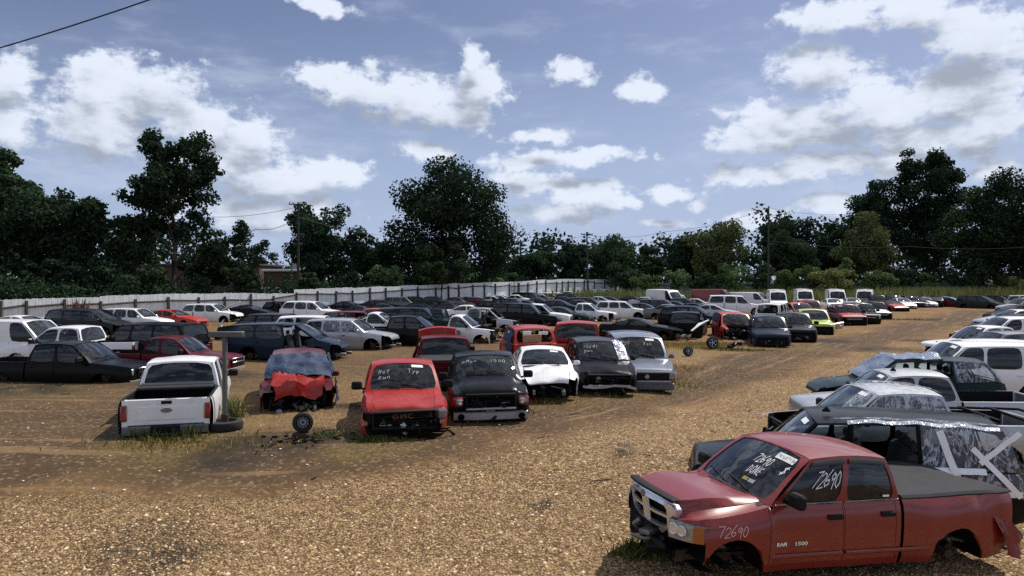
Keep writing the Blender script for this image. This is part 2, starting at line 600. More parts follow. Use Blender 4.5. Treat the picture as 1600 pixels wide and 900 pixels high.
def write(mb, text, fn, u0, v0, size, aspect=1.0, width=0.09, slant=0.12, adv=0.8, m=0):
    """strokes laid on a surface fn(u, v) -> point; size is the letter height in v"""
    x = u0
    jr = random.Random(hash((text, len(text))) % 1 + sum(map(ord, text)))
    size0, v00, slant0 = size, v0, slant
    for ch in text:
        if slant0:
            size = size0 * jr.uniform(.84, 1.12)
            v0 = v00 + size0 * jr.uniform(-.10, .10)
            slant = slant0 + jr.uniform(-.12, .14)
        for st in STROKES.get(ch, []):
            P = [(x + (a + slant * b) * size * aspect, v0 + b * size) for a, b in st]
            for (a0, b0), (a1, b1) in zip(P[:-1], P[1:]):
                du, dv = (a1 - a0) / aspect, b1 - b0
                L = math.hypot(du, dv) or 1
                nu, nv = -dv / L * width * size / 2 * aspect, du / L * width * size / 2
                eu, ev = du / L * width * size * 0.4 * aspect, dv / L * width * size * 0.4
                a0_, b0_, a1_, b1_ = a0 - eu, b0 - ev, a1 + eu, b1 + ev
                mb.face([fn(a0_ + nu, b0_ + nv), fn(a0_ - nu, b0_ - nv), fn(a1_ - nu, b1_ - nv), fn(a1_ + nu, b1_ + nv)], m)
        x += adv * size * aspect


# ------------------------------------------------------------------ vehicles
def T(**k):
    return k


TYPES = {
    'sedan': T(L=4.75, W=1.82, H=1.44, sill=.20, fa=.95, ra=3.70, Rw=.32, Ra=.37, cowl=1.42, rf=2.22, rr=3.25, bb=4.02,
               top=[(0, .60), (.10, .68), (.6, .80), (1.42, .93), (2.6, .95), (3.9, 1.0), (4.6, 1.03), (4.75, .95)],
               cb=[2.58], ct=[2.66], doors=[(1.5, 2.58), (2.60, 3.55)], wrf=.73, hc=.07),
    'coupe': T(L=4.6, W=1.82, H=1.36, sill=.19, fa=.95, ra=3.62, Rw=.33, Ra=.37, cowl=1.55, rf=2.35, rr=3.05, bb=3.95,
               top=[(0, .60), (.10, .68), (.6, .80), (1.55, .93), (2.6, .95), (3.9, 1.0), (4.5, 1.02), (4.6, .92)],
               cb=[2.95], ct=[2.80], doors=[(1.55, 2.95)], wrf=.70, hc=.07),
    'hatch': T(L=4.15, W=1.76, H=1.50, sill=.20, fa=.85, ra=3.42, Rw=.31, Ra=.36, cowl=1.15, rf=1.95, rr=3.55, bb=4.0,
               top=[(0, .62), (.10, .72), (.5, .85), (1.15, .97), (3.9, 1.05), (4.15, .98)],
               cb=[2.25, 3.15], ct=[2.35, 3.10], doors=[(1.25, 2.25), (2.27, 3.1)], wrf=.74, hc=.07),
    'suv': T(L=4.75, W=1.90, H=1.72, sill=.24, fa=.92, ra=3.72, Rw=.36, Ra=.42, cowl=1.32, rf=2.05, rr=4.30, bb=4.66,
             top=[(0, .70), (.08, .84), (.5, .96), (1.32, 1.06), (3.0, 1.08), (4.6, 1.14), (4.75, 1.08)],
             cb=[2.5, 3.5], ct=[2.56, 3.46], doors=[(1.42, 2.5), (2.52, 3.5)], wrf=.77, hc=.06),
    'bigsuv': T(L=5.25, W=2.02, H=1.92, sill=.30, fa=.95, ra=3.98, Rw=.38, Ra=.46, cowl=1.42, rf=2.12, rr=4.95, bb=5.18,
                top=[(0, .80), (.06, .98), (.5, 1.06), (1.42, 1.15), (5.1, 1.18), (5.25, 1.12)],
                cb=[2.62, 3.72], ct=[2.66, 3.70], doors=[(1.52, 2.62), (2.64, 3.7)], wrf=.80, hc=.05),
    'minivan': T(L=5.1, W=1.98, H=1.74, sill=.20, fa=.96, ra=4.0, Rw=.34, Ra=.39, cowl=1.05, rf=2.0, rr=4.72, bb=5.02,
                 top=[(0, .62), (.10, .74), (.5, .90), (1.05, 1.02), (3.0, 1.05), (4.9, 1.10), (5.1, 1.0)],
                 cb=[2.45, 3.75], ct=[2.60, 3.75], doors=[(1.4, 2.45), (2.47, 3.72)], wrf=.78, hc=.06),
    'crew': T(L=5.75, W=2.02, H=1.90, sill=.36, fa=.95, ra=4.52, Rw=.39, Ra=.46, cowl=1.42, rf=2.12, rr=3.42, bb=3.62,
              top=[(0, .92), (.05, 1.05), (.5, 1.12), (1.42, 1.20), (3.6, 1.22), (5.75, 1.24)],
              cb=[2.62], ct=[2.66], doors=[(1.52, 2.62), (2.64, 3.55)], wrf=.78, hc=.06, bed=3.68),
    'ext': T(L=5.5, W=1.92, H=1.78, sill=.34, fa=.92, ra=4.15, Rw=.37, Ra=.43, cowl=1.38, rf=2.05, rr=3.05, bb=3.22,
             top=[(0, .86), (.05, .98), (.5, 1.04), (1.38, 1.12), (3.2, 1.14), (5.5, 1.15)],
             cb=[2.55], ct=[2.58], doors=[(1.48, 2.55)], wrf=.78, hc=.06, bed=3.28),
    'single': T(L=5.3, W=1.95, H=1.82, sill=.34, fa=.92, ra=4.1, Rw=.37, Ra=.44, cowl=1.40, rf=2.08, rr=2.62, bb=2.78,
                top=[(0, .88), (.05, 1.0), (.5, 1.06), (1.40, 1.14), (2.7, 1.16), (5.3, 1.17)],
                cb=[], ct=[], doors=[(1.5, 2.62)], wrf=.78, hc=.06, bed=2.84),
    'van': T(L=5.7, W=2.04, H=2.10, sill=.30, fa=.85, ra=4.35, Rw=.36, Ra=.42, cowl=.95, rf=1.75, rr=5.55, bb=5.66,
             top=[(0, .82), (.06, 1.0), (.4, 1.08), (.95, 1.16), (5.7, 1.18)],
             cb=[2.25], ct=[2.32], doors=[(1.1, 2.25)], wrf=.84, hc=.06, blind=[1], blindrear=True),
    'vanhigh': T(L=5.9, W=2.02, H=2.50, sill=.28, fa=.95, ra=4.6, Rw=.35, Ra=.41, cowl=.90, rf=1.95, rr=5.75, bb=5.86,
                 top=[(0, .78), (.08, .98), (.4, 1.08), (.90, 1.22), (5.9, 1.24)],
                 cb=[2.20], ct=[2.40], doors=[(1.1, 2.20)], wrf=.84, hc=.06, blind=[1], blindrear=True, wst=.42),
}
PROF = [(0, .94), (.12, .972), (.36, 1.0), (.62, 1.0), (.80, .988), (.92, .965), (1.0, .93)]
PROF2 = [(0, .94), (.14, .98), (.55, 1.0), (.85, .985), (1.0, .93)]


def pw(pts, x):
    if x <= pts[0][0]:
        return pts[0][1]
    for (a, b), (c, d) in zip(pts[:-1], pts[1:]):
        if x <= c:
            return b + (d - b) * (x - a) / (c - a)
    return pts[-1][1]


def ring_pts(n, p):
    out = []
    for k in range(n):
        a = 2 * math.pi * (k + 0.5 if n < 8 else k) / n
        c, s = math.cos(a), math.sin(a)
        r = (abs(c) ** p + abs(s) ** p) ** (-1.0 / p)
        q = 1.0 / max(abs(c), abs(s))
        out.append((c * r, s * r, c * q, s * q))
    return out


def window(patch, ml, mr, mb_, mt, frame, glass, out, n=16, p=7, inset=0.014, fm=0):
    """opening with rounded corners in patch(u, v), margins in patch units; out(u, v) is the outward normal"""
    uc, vc = (ml - mr) / 2, (mb_ - mt) / 2
    hu, hv = 1 - (ml + mr) / 2, 1 - (mb_ + mt) / 2
    R_ = ring_pts(n, p)
    inner = [(uc + hu * a, vc + hv * b) for a, b, c, d in R_]
    outer = [(c, d) for a, b, c, d in R_]
    fi = [patch(*q) for q in inner]
    if frame is not None:
        fo = [patch(*q) for q in outer]
        for k in range(n):
            j = (k + 1) % n
            frame.face((fo[k], fo[j], fi[j], fi[k]), fm)
    ins = [patch(*q) - out(*q) * inset for q in inner]
    if frame is not None:
        for k in range(n):
            j = (k + 1) % n
            frame.face((fi[k], fi[j], ins[j], ins[k]), fm)
    if glass is not None:
        prev = ins
        for f in (0.66, 0.33):
            cur = [patch(uc + (q[0] - uc) * f, vc + (q[1] - vc) * f) - out(uc, vc) * inset for q in inner]
            for k in range(n):
                j = (k + 1) % n
                glass.face((prev[k], prev[j], cur[j], cur[k]))
            prev = cur
        c = patch(uc, vc) - out(uc, vc) * inset
        for k in range(n):
            glass.face((prev[k], prev[(k + 1) % n], c))


def normal_of(patch, u, v):
    e = 0.05
    return (patch(u + e, v) - patch(u - e, v)).cross(patch(u, v + e) - patch(u, v - e)).normalized()


WHEEL = {}


def wheel_meshes(Rw, style):
    k = (round(Rw, 2), style)
    if k in WHEEL:
        return WHEEL[k]
    t = MB()
    w = 0.11
    t.lathe([(-w, Rw * .66), (-w, Rw * .80), (-w * .8, Rw * .97), (-w * .4, Rw), (w * .4, Rw), (w * .8, Rw * .97), (w, Rw * .80), (w, Rw * .66), (0, Rw * .6)], (0, 0, 0), (0, 1, 0), 24)
    r = MB()
    r.lathe([(w * .95, Rw * .66), (w * .55, Rw * .60), (w * .2, Rw * .56), (w * .1, 0.001)], (0, 0, 0), (0, 1, 0), 24, 1)
    r.lathe([(-w * .95, Rw * .66), (-w * .3, Rw * .60), (-w * .2, 0.001)], (0, 0, 0), (0, 1, 0), 24, 1)
    if style == 'alloy':
        for q in range(5):
            a = 2 * math.pi * q / 5
            m = Matrix.Rotation(a, 3, 'Y')
            r.box(m @ Vector((Rw * .34, w * .62, 0)), (Rw * .56, .05, Rw * .17), .012, m, 0)
        r.lathe([(w * .8, .001), (w * .8, Rw * .13), (w * .4, Rw * .15)], (0, 0, 0), (0, 1, 0), 12, 0)
        r.lathe([(w * .98, Rw * .66), (w * .98, Rw * .61), (w * .6, Rw * .58)], (0, 0, 0), (0, 1, 0), 24, 0)
    else:
        r.lathe([(w * .5, Rw * .56), (w * .55, Rw * .40), (w * .75, Rw * .32), (w * .7, Rw * .14), (w * .4, .01)], (0, 0, 0), (0, 1, 0), 24, 0)
        for q in range(10):
            a = 2 * math.pi * q / 10
            m = Matrix.Rotation(a, 3, 'Y')
            r.box(m @ Vector((Rw * .47, w * .56, 0)), (Rw * .10, .02, Rw * .12), .006, m, 1)
    a = t.build('tyre', M_TYRE, None, 40)
    b = r.build('rim', [M_ALLOY if style == 'alloy' else M_STEEL, M_DARK], None, 40)
    ma, mb = a.data, b.data
    bpy.data.objects.remove(a)
    bpy.data.objects.remove(b)
    WHEEL[k] = (ma, mb)
    return WHEEL[k]


def put_wheel(parent, loc, Rw, style, rot=(0, 0, 0), name='wheel'):
    """wheel > tyre, rim"""
    ma, mb = wheel_meshes(Rw, style)
    w = bpy.data.objects.new(name, None)
    w.location, w.rotation_euler, w.parent = loc, rot, parent
    COL.objects.link(w)
    for nm, me in (('tyre', ma), ('rim', mb)):
        o = bpy.data.objects.new(nm, me)
        o.parent = w
        COL.objects.link(o)
    return w


def junk(mb, c, r, n, rng, flat=1.0):
    """heap of brackets, pipes and lumps: mechanical innards"""
    for _ in range(n):
        p = Vector(c) + Vector((rng.uniform(-r[0], r[0]), rng.uniform(-r[1], r[1]), rng.uniform(-r[2], r[2])))
        k = rng.random()
        m = rng.choice((0, 0, 0, 1, 2))
        if k < .55:
            rot = Matrix.Rotation(rng.uniform(0, 3), 3, Vector((rng.random(), rng.random(), rng.random())).normalized())
            mb.box(p, (rng.uniform(.06, .3), rng.uniform(.05, .22), rng.uniform(.04, .2) * flat), .02, rot, m)
        else:
            q = p + Vector((rng.uniform(-.3, .3), rng.uniform(-.35, .35), rng.uniform(-.12, .12)))
            mb.tube([p, (p + q) / 2 + Vector((0, 0, rng.uniform(-.05, .08))), q], rng.uniform(.012, .04), 6, m)


def vehicle(typ, color, loc, heading, opts, name, label, cat, group, lod=1, seed=0, pitch=0.0, roll=0.0, tweak=None, drop=None):
    rng = random.Random(seed * 7919 + 13)
    S = dict(TYPES[typ])
    if tweak:
        S.update(tweak)
    O = set(opts.split())
    kv = dict(o.split('=') for o in O if '=' in o)
    L, W, H, sill = S['L'], S['W'], S['H'], S['sill']
    fa, ra, Rw, Ra = S['fa'], S['ra'], S['Rw'], S['Ra']
    cowl, rf, rr, bb = S['cowl'], S['rf'], S['rr'], S['bb']
    top = S['top']
    bed = S.get('bed')
    HC = S['hc']
    HB = S.get('bulge', 0.0)
    P_ = PAINT(color)
    P_hood = PAINT(kv['hood'].replace('_', ' ')) if 'hood' in kv else P_
    P_door = PAINT(kv['door'].replace('_', ' ')) if 'door' in kv else P_
    Gm = M_TINT if ('tint' in O or lod == 2) else M_GLASS
    wheels = 'w' in O
    if drop is None:
        drop = float(kv.get('drop', 0.0 if wheels else sill - .06 + rng.uniform(0, .08)))
    drop = min(drop, sill + .22)
    root = thing(name, label, cat, (0, 0, 0), 0, group)
    root.location = (loc[0], loc[1], loc[2] - drop)
    root.rotation_mode = 'XYZ'
    root.rotation_euler = (roll + R(rng.uniform(-1, 1)), pitch + R(rng.uniform(-.8, .8)), heading)
    prof = PROF if lod < 2 else PROF2
    na = {0: 12, 1: 8, 2: 6}[lod]
    nw = {0: 24, 1: 16, 2: 8}[lod]

    def X(s, y, z):
        return Vector((L / 2 - s, y, z))
    tap = S.get('taper', [(0, .80), (.10, .88), (.30, .95), (.75, 1.0), (L - .7, 1.0), (L - .2, .96), (L, .88)])
    if bed:
        tap = S.get('taper', [(0, .86), (.10, .93), (.35, .98), (.8, 1.0), (L - .3, 1.0), (L, .98)])
    w = lambda s: W / 2 * pw(tap, s)
    zt = lambda s: pw(top, s)
    wr = W / 2 * S['wrf']
    mid, half = (rf + rr) / 2, (rr - rf) / 2
    crown = .06
    zr = lambda s: H - crown - .045 * ((s - mid) / half) ** 2
    # damage: metal shoved about by noise
    cf, cr = float(kv.get('crush', 0)), float(kv.get('crushrear', 0))
    off = Vector((seed * 3.7, seed * 1.3, 0))

    def warp(p):
        s = L / 2 - p.x
        a = cf * sm((S.get('crushlen', 1.6) - s) / 1.0) + cr * sm((s - L + 1.5) / 1.0)
        if a <= 0 and lod > 1:
            return p
        n = mnoise.noise_vector(p * 1.9 + off) * a
        n2 = mnoise.noise_vector(p * 5.1 + off) * a * .45
        dent = mnoise.noise_vector(p * 1.3 + off) * .008
        return p + n + n2 + dent

    B = lambda mb, nm, mats, par=root, sharp=38: mb.build(nm, mats, par, sharp, warp)
    # ---------------- lower body, station by station
    ncut = [cowl] + S['cb'] + [bb]
    tcut = [rf] + S['ct'] + [rr]
    doors = S['doors']
    st = {0.0, .04, .10, .22, .42, cowl, bb, L - .25, L - .1, L}
    for d in doors:
        st.update(d)
    for c in S['cb']:
        st.add(c)
    k = 0.0
    stepx = {0: .22, 1: .45, 2: .7}[lod]
    while k < L:
        st.add(round(k, 3))
        k += stepx
    if bed:
        st.update((bed, bed - .05))
    zc = Rw + .02
    st = {s for s in st if not any(abs(s - a) < Ra + .03 for a in (fa, ra)) or s in (cowl, bb, bed)}
    arch = []
    for a in (fa, ra):
        for i in range(na + 1):
            t = math.pi * i / na
            arch.append((a - Ra * math.cos(t), zc + Ra * math.sin(t)))
        arch.append((a - Ra - .002, None))
        arch.append((a + Ra + .002, None))
    sts = sorted([(s, None) for s in st] + arch)
    ss = []
    for s, z in sts:
        if ss and abs(s - ss[-1][0]) < .0015:
            continue
        ss.append((s, z))

    def zb(s, z):
        if z is None:
            for a in (fa, ra):
                if abs(s - a) < Ra:
                    return zc + math.sqrt(max(0, Ra * Ra - (s - a) ** 2))
            e = max(0, 1 - s / .30) * .05 + max(0, 1 - (L - s) / .35) * .07
            return sill + e
        return max(z, sill)
    body, liner, inner = MB(), MB(), MB()
    dskin = {}
    miss = set()
    for sd_ in 'LR':
        for i in range(len(doors)):
            if ('d' + sd_ + str(i)) in O or 'nd' in O:
                miss.add((sd_, i))
    nofront = 'nf' in O
    nobed = 'nobed' in O and bed

    def door_at(s):
        for i, (a, b) in enumerate(doors):
            if a - 1e-4 <= s <= b + 1e-4:
                return i
        return None

    for sgn, sd_ in ((1, 'L'), (-1, 'R')):
        cols = []
        for s, z in ss:
            z0, z1 = zb(s, z), zt(s)
            base = sill
            flare = 0.0
            for a in (fa, ra):
                d = math.hypot(s - a, 0)
                if d < Ra + .12:
                    flare = S.get('flare', .012)
            col = []
            for fr, yf in prof:
                zz = base + (z1 - base) * fr
                f2 = flare if fr < .85 else 0
                col.append([s, sgn * (w(s) * yf + f2), max(zz, z0)])
            cols.append(col)
        for a, b in zip(cols[:-1], cols[1:]):
            smid = (a[0][0] + b[0][0]) / 2
            if bed and (smid > bed - .05) and nobed:
                continue
            if bed and bed - .06 < smid < bed:
                continue
            if nofront and smid < .42:
                continue
            di = door_at(smid)
            for kx in range(len(prof) - 1):
                if 'cutnose' in O and kx < 3 and smid < fa - Ra + .02:
                    continue
                q = [a[kx], b[kx], b[kx + 1], a[kx + 1]]
                if di is not None and kx >= 1:
                    key = (sd_, di)
                    if key in miss:
                        continue
                    mbx = dskin.setdefault(key, MB())
                    d0, d1 = doors[di]
                    pts = [X(min(max(p[0], d0 + .007), d1 - .007), p[1], p[2]) for p in q]
                else:
                    mbx = body
                    pts = [X(*p) for p in q]
                mbx.face(pts if sgn < 0 else pts[::-1])
        # dark lining behind the skin, wheel wells
        for a, b in zip(cols[:-1], cols[1:]):
            smid = (a[0][0] + b[0][0]) / 2
            di = door_at(smid)
            if di is not None and (sd_, di) in miss:
                continue
            if nobed and smid > bed - .1:
                continue
            if (nofront and smid < .5) or ('cutnose' in O and smid < fa - Ra + .02):
                continue
            yi = lambda p: sgn * (abs(p[1]) - .07)
            q = [(a[0][0], yi(a[0]), a[0][2]), (b[0][0], yi(b[0]), b[0][2]), (b[-1][0], yi(b[-1]), b[-1][2] - .03), (a[-1][0], yi(a[-1]), a[-1][2] - .03)]
            liner.face([X(*p) for p in q])
            # underside return of the skin (gives the arch its lip)
            q = [X(a[0][0], a[0][1], a[0][2]), X(b[0][0], b[0][1], b[0][2]), X(b[0][0], b[0][1] - sgn * .40, b[0][2] + .01), X(a[0][0], a[0][1] - sgn * .40, a[0][2] + .01)]
            liner.face(q)
    # floor
    zf = sill + .03
    segs = [(.45 if not nofront else .55, fa - Ra), (fa + Ra, ra - Ra), (ra + Ra, L - .15)]
    if nobed:
        segs = segs[:2]
    for a, b in segs:
        liner.face([X(a, -w(a) * .93, zf), X(b, -w(b) * .93, zf), X(b, w(b) * .93, zf), X(a, w(a) * .93, zf)])
    for a in (fa, ra):
        if nobed and a == ra:
            continue
        for y0, y1 in ((-.52, .52),):
            liner.face([X(a - Ra, y0 * W, zf), X(a + Ra, y0 * W, zf), X(a + Ra, y1 * W, zf + .12), X(a - Ra, y1 * W, zf + .12)][:0] or
                       [X(a - Ra, -.28 * W, zf + .1), X(a + Ra, -.28 * W, zf + .1), X(a + Ra, .28 * W, zf + .1), X(a - Ra, .28 * W, zf + .1)])

    # ---------------- top surfaces
    us = [-1, -.72, -.4, 0, .4, .72, 1] if lod else [-1, -.9, -.72, -.5, -.25, 0, .25, .5, .72, .9, 1]

    def top_pt(s, u):
        wy = w(s) * .93
        e = HC * min(1, s / .5) if s < cowl + .01 else HC * .5
        z = zt(s) + e * (1 - u * u)
        if HB and s < cowl + .01:
            z += (pw(HB, s) if isinstance(HB, list) else HB * sm((s + .25) / .5)) * sm((.86 - abs(u)) / .14)
        return X(s, u * wy, z)
    hoodm = MB()
    hs = sorted({0.0, .04, .10, .22, .42, .7, 1.0, cowl} | ({.55, .85, 1.15} if lod == 0 else set()))
    hs = [s for s in hs if s <= cowl]
    fe = .80
    rows_h, rows_l, rows_r = [], [], []
    ush = [u * fe for u in us]
    for s in hs:
        rows_h.append([top_pt(min(max(s, .012), cowl - .01), u) for u in ush])
        rows_l.append([top_pt(s, u) for u in (fe + .008, .9, 1)])
        rows_r.append([top_pt(s, u) for u in (-1, -.9, -fe - .008)])
    ch = float(kv.get('buckle', 0))
    if ch:
        for i, row in enumerate(rows_h):
            t = i / (len(rows_h) - 1)
            for j, p in enumerate(row):
                row[j] = p + Vector((-.25 * ch * (1 - t), 0, ch * math.sin(math.pi * min(1, t * 1.15 + .0)) * .42 + (.5 - 2.2 * abs(mnoise.noise(p * 1.9 + off))) * ch * .30 + mnoise.noise(p * 5.3 + off) * ch * .14))
    if 'nh' not in O:
        if 'hu' in O:
            piv = X(cowl, 0, zt(cowl))
            m = Matrix.Rotation(R(float(kv.get('ang', 52))), 3, 'Y')
            rows_h = [[piv + m @ (p - piv) for p in row] for row in rows_h]
        hoodm.grid(rows_h)
        ed = [[p, p + Vector((0, 0, -.035))] for p in rows_h[0]]
        hoodm.grid(ed)
        for e in (0, -1):
            hoodm.grid([[row[e], row[e] + Vector((0, 0, -.035))] for row in rows_h])
    if not nofront:
        body.grid(rows_l)
        body.grid(rows_r)
    else:
        body.grid(rows_l[3:])
        body.grid(rows_r[3:])
    eng = MB()
    if 'nh' in O or 'hu' in O or nofront:
        junk(eng, X(.75, 0, (sill + zt(.7)) / 2 + .08), (.42, .50, .20), {0: 26, 1: 16, 2: 9}[lod], rng)
        B(eng, 'engine', [M_DARK, M_STEEL, M_TRIM])
    # cap at the nose
    colsF = []
    if not nofront:
        capf = MB()
        ny = [-1, -.8, -.45, 0, .45, .8, 1]
        rows = []
        for fr, yf in prof:
            z = max(sill + .05 + (zt(0) - sill - .05) * fr, sill)
            bulge = .07 * math.sin(math.pi * min(1, fr * .9 + .1))
            rows.append([X(-bulge * (1 - u * u), u * w(0) * yf, z + (0 if fr < 1 else 0)) for u in ny])
        mbx = capf if 'capdark' in O else body  # dark cap stands in for the black shade inside an open nose
        if 'capdark' in O:
            rows = [[p - Vector((.16 * (1 - abs(u) ** 6), 0, 0)) for p, u in zip(r, ny)] for r in rows]
        mbx.grid([r for r in rows])
        # fill under the hood lip
        mbx.grid([rows[-1], [top_pt(0, u * .999) for u in ny]])
        if 'capdark' in O:
            zn = (sill + zt(0)) / 2
            junk(capf, X(.10, 0, zn - .05), (.10, w(0) * .62, (zt(0) - sill) * .30), 16 if lod < 2 else 6, rng)
            capf.box(X(.03, 0, zn - .12), (.07, w(0) * 1.5, .09), .02, None, 0)
            capf.box(X(.05, 0, zt(0) - .05), (.05, w(0) * 1.6, .05), .015, None, 0)
            B(capf, 'nose_shade_and_parts', [M_TRIM, M_STEEL, M_DARK])
    # ---------------- tail
    tail = MB()
    lamps = []
    if not bed:
        ny = [-1, -.8, -.45, 0, .45, .8, 1]
        rows = []
        for fr, yf in prof:
            z = sill + .07 + (zt(L) - sill - .07) * fr
            bulge = .06 * math.sin(math.pi * min(1, fr * .9 + .1))
            rows.append([X(L + bulge * (1 - u * u), u * w(L) * yf, z) for u in ny])
        tail.grid(rows)
        tl = MB()
        rows = []
        stl = sorted({bb, (bb + L) / 2, L - .1, L})
        for s in stl:
            rows.append([top_pt(s, u) for u in us])
        if 'tu' in O and L - bb > .3:
            piv = X(bb, 0, zt(bb))
            m = Matrix.Rotation(R(-58), 3, 'Y')
            rows = [[piv + m @ (p - piv) for p in row] for row in rows]
            tl.grid(rows)
            tl.grid([rows[-1], [p + (m @ Vector((0, 0, -.3))) for p in rows[-1]]])
        else:
            tl.grid(rows)
        B(tl, 'trunk_lid' if L - bb > .35 else 'rear_deck', P_)
        B(tail, 'tail_panel', P_)
    elif not nobed:
        # the open load bed
        bi, bo = MB(), MB()
        rail = .07
        stb = [s for s, z in ss if s >= bed - 1e-4]
        zfl = sill + .38
        for sgn in (1, -1):
            r0 = [X(s, sgn * w(s) * .93, zt(s)) for s in stb]
            r1 = [X(s, sgn * (w(s) * .93 - rail), zt(s) + .004) for s in stb]
            r2 = [X(s, sgn * (w(s) * .93 - rail - .01), zfl) for s in stb]
            bo.grid([r0, r1])
            bi.grid([r1, r2])
        yw = w(bed) * .93 - rail - .01
        bi.face([X(bed, -yw, zfl), X(L - .06, -yw, zfl), X(L - .06, yw, zfl), X(bed, yw, zfl)])
        bi.face([X(bed, -w(bed) * .97, sill + .1), X(bed, w(bed) * .97, sill + .1), X(bed, w(bed) * .93, zt(bed)), X(bed, -w(bed) * .93, zt(bed))])
        bo.box(X(bed + .02, 0, zt(bed) - .06), (.04, 2 * yw, .12), .01)
        B(bo, 'bed_rail', M_TRIM if 'railblack' in O else P_)
        B(bi, 'bed_liner', M_TRIM)
        if 'notail' not in O:
            tg = MB()
            zt0, zt1 = sill + .30, zt(L) - .005
            tg.box(X(L - .035, 0, (zt0 + zt1) / 2), (.075, 2 * w(L) * .93 - .26, zt1 - zt0), .015)
            tg.box(X(L - .002, 0, zt0 + (zt1 - zt0) * .45), (.03, 2 * w(L) * .93 - .52, (zt1 - zt0) * .55), .012)
            to = B(tg, 'tailgate', P_)
            h = MB()
            h.box(X(L + .015, 0, zt0 + (zt1 - zt0) * .86), (.03, .22, .07), .01)
            B(h, 'handle', M_TRIM, to)
        # corner posts
        for sgn in (1, -1):
            cp = MB()
            cp.box(X(L - .05, sgn * (w(L) * .93 - .075), (sill + .25 + zt(L)) / 2), (.10, .125, zt(L) - sill - .26), .015)
            B(cp, 'corner_post', P_)
        if 'cover' in O:
            cv = MB()
            yb_ = w(bed) * .93 - .01
            rows = []
            for i in range(9):
                s = bed + .02 + (L - .03 - bed) * i / 8
                rows.append([X(s, yb_ * u * w(s) / w(bed), zt(s) + .05 - (.030 if abs(u) == 1 else 0) + .012 * mnoise.noise(Vector((s, u * 2, seed)))) for u in (-1, -.96, -.5, 0, .5, .96, 1)])
            cv.grid(rows)
            for e in (0, -1):
                cv.grid([[row[e], row[e] + Vector((0, 0, -.05))] for row in rows])
                cv.grid([[p, p + Vector((0, 0, -.05))] for p in rows[e]])
            B(cv, 'bed_cover', M_VINYL)
    if nobed:
        fr_ = MB()
        for sgn in (1, -1):
            fr_.box(X((bb + L) / 2, sgn * .42, sill + .22), (L - bb, .09, .15), .01)
        for s in (bb + .4, (bb + L) / 2, L - .3):
            fr_.box(X(s, 0, sill + .22), (.10, .84, .10), .01)
        fr_.tube([X(ra, -.8, Rw), X(ra, 0, Rw), X(ra, .8, Rw)], .06, 8)
        junk(fr_, X(ra - .5, 0, sill + .2), (.8, .35, .10), 10, rng)
        B(fr_, 'chassis', [M_RUST, M_STEEL, M_DARK])

    # ---------------- greenhouse
    def side_patch(i, sgn):
        b0, b1, t0, t1 = ncut[i], ncut[i + 1], tcut[i], tcut[i + 1]

        def f(u, v):
            a = (u + 1) / 2
            sb, st_ = b0 + (b1 - b0) * a, t0 + (t1 - t0) * a
            lo = X(sb, sgn * w(sb) * .93, zt(sb))
            hi = X(st_, sgn * wr, zr(st_))
            t = (v + 1) / 2
            p = lo.lerp(hi, t)
            p.y += sgn * .035 * (1 - v * v)
            return p
        return f

    def ws_patch(u, v):
        b = top_pt(cowl, u)
        b.x += .10 * (1 - u * u)
        t_ = X(rf, u * wr, zr(rf) + crown * (1 - u * u))
        t_.x += .05 * (1 - u * u)
        p = b.lerp(t_, (v + 1) / 2)
        p += Vector((.35, 0, .9)).normalized() * .03 * (1 - v * v)
        return p

    def rw_patch(u, v):
        b = top_pt(bb, u) if not bed else X(bb, u * w(bb) * .93, zt(bb))
        t_ = X(rr, u * wr, zr(rr) + crown * (1 - u * u))
        t_.x -= .03 * (1 - u * u)
        p = b.lerp(t_, (v + 1) / 2)
        p.x -= .02 * (1 - v * v)
        return p
    nout_ws = lambda u, v: Vector((.45, 0, .9)).normalized()
    nout_rw = lambda u, v: Vector((-.9, 0, .4)).normalized()
    roof = MB()
    nr = {0: 9, 1: 6, 2: 4}[lod]
    rows = []
    for i in range(nr):
        t = i / (nr - 1)
        row = []
        for u in us:
            s0 = rf - .05 * (1 - u * u)
            s1 = rr + .03 * (1 - u * u)
            s = s0 + (s1 - s0) * t
            z = zr(rf + (rr - rf) * t) + crown * (1 - u * u)
            if S.get('ribs') or 'ribs' in O:
                z += .012 * (math.cos(u * math.pi * 7) > 0) * (0 < t < 1)
            row.append(X(s, u * wr, z))
        rows.append(row)
    if 'noroof' not in O:
        roof.grid(rows)
    frame = MB()
    gw = MB()
    frame2 = MB()
    window(ws_patch, .09, .09, .05, S.get('wst', .05), frame, None if 'nowind' in O else gw, nout_ws, nw, 9)
    if gw.f:
        wso = B(gw, 'windshield', M_GLASS)
    else:
        wso = None
    if not S.get('blindrear'):
        gr = MB()
        mg = .12 if not bed else .10
        window(rw_patch, mg, mg, .12 if bed else .08, .12 if bed else .10, frame2, None if 'norear' in O else gr, nout_rw, nw, 8)
        if gr.f:
            B(gr, 'rear_window', Gm)
    else:
        rws = [[rw_patch(u, v) for u in us] for v in (-1, 0, 1)]
        frame2.grid(rws)
    if bed:  # back wall of the cab below the glass
        frame2.grid([[X(bb, u * w(bb) * .93, zt(bb)) for u in (-1, 0, 1)], [X(bb + .01, u * w(bb) * .95, sill + .1) for u in (-1, 0, 1)]])
    nseg = len(ncut) - 1
    blind = S.get('blind', [])
    doorparts = {}
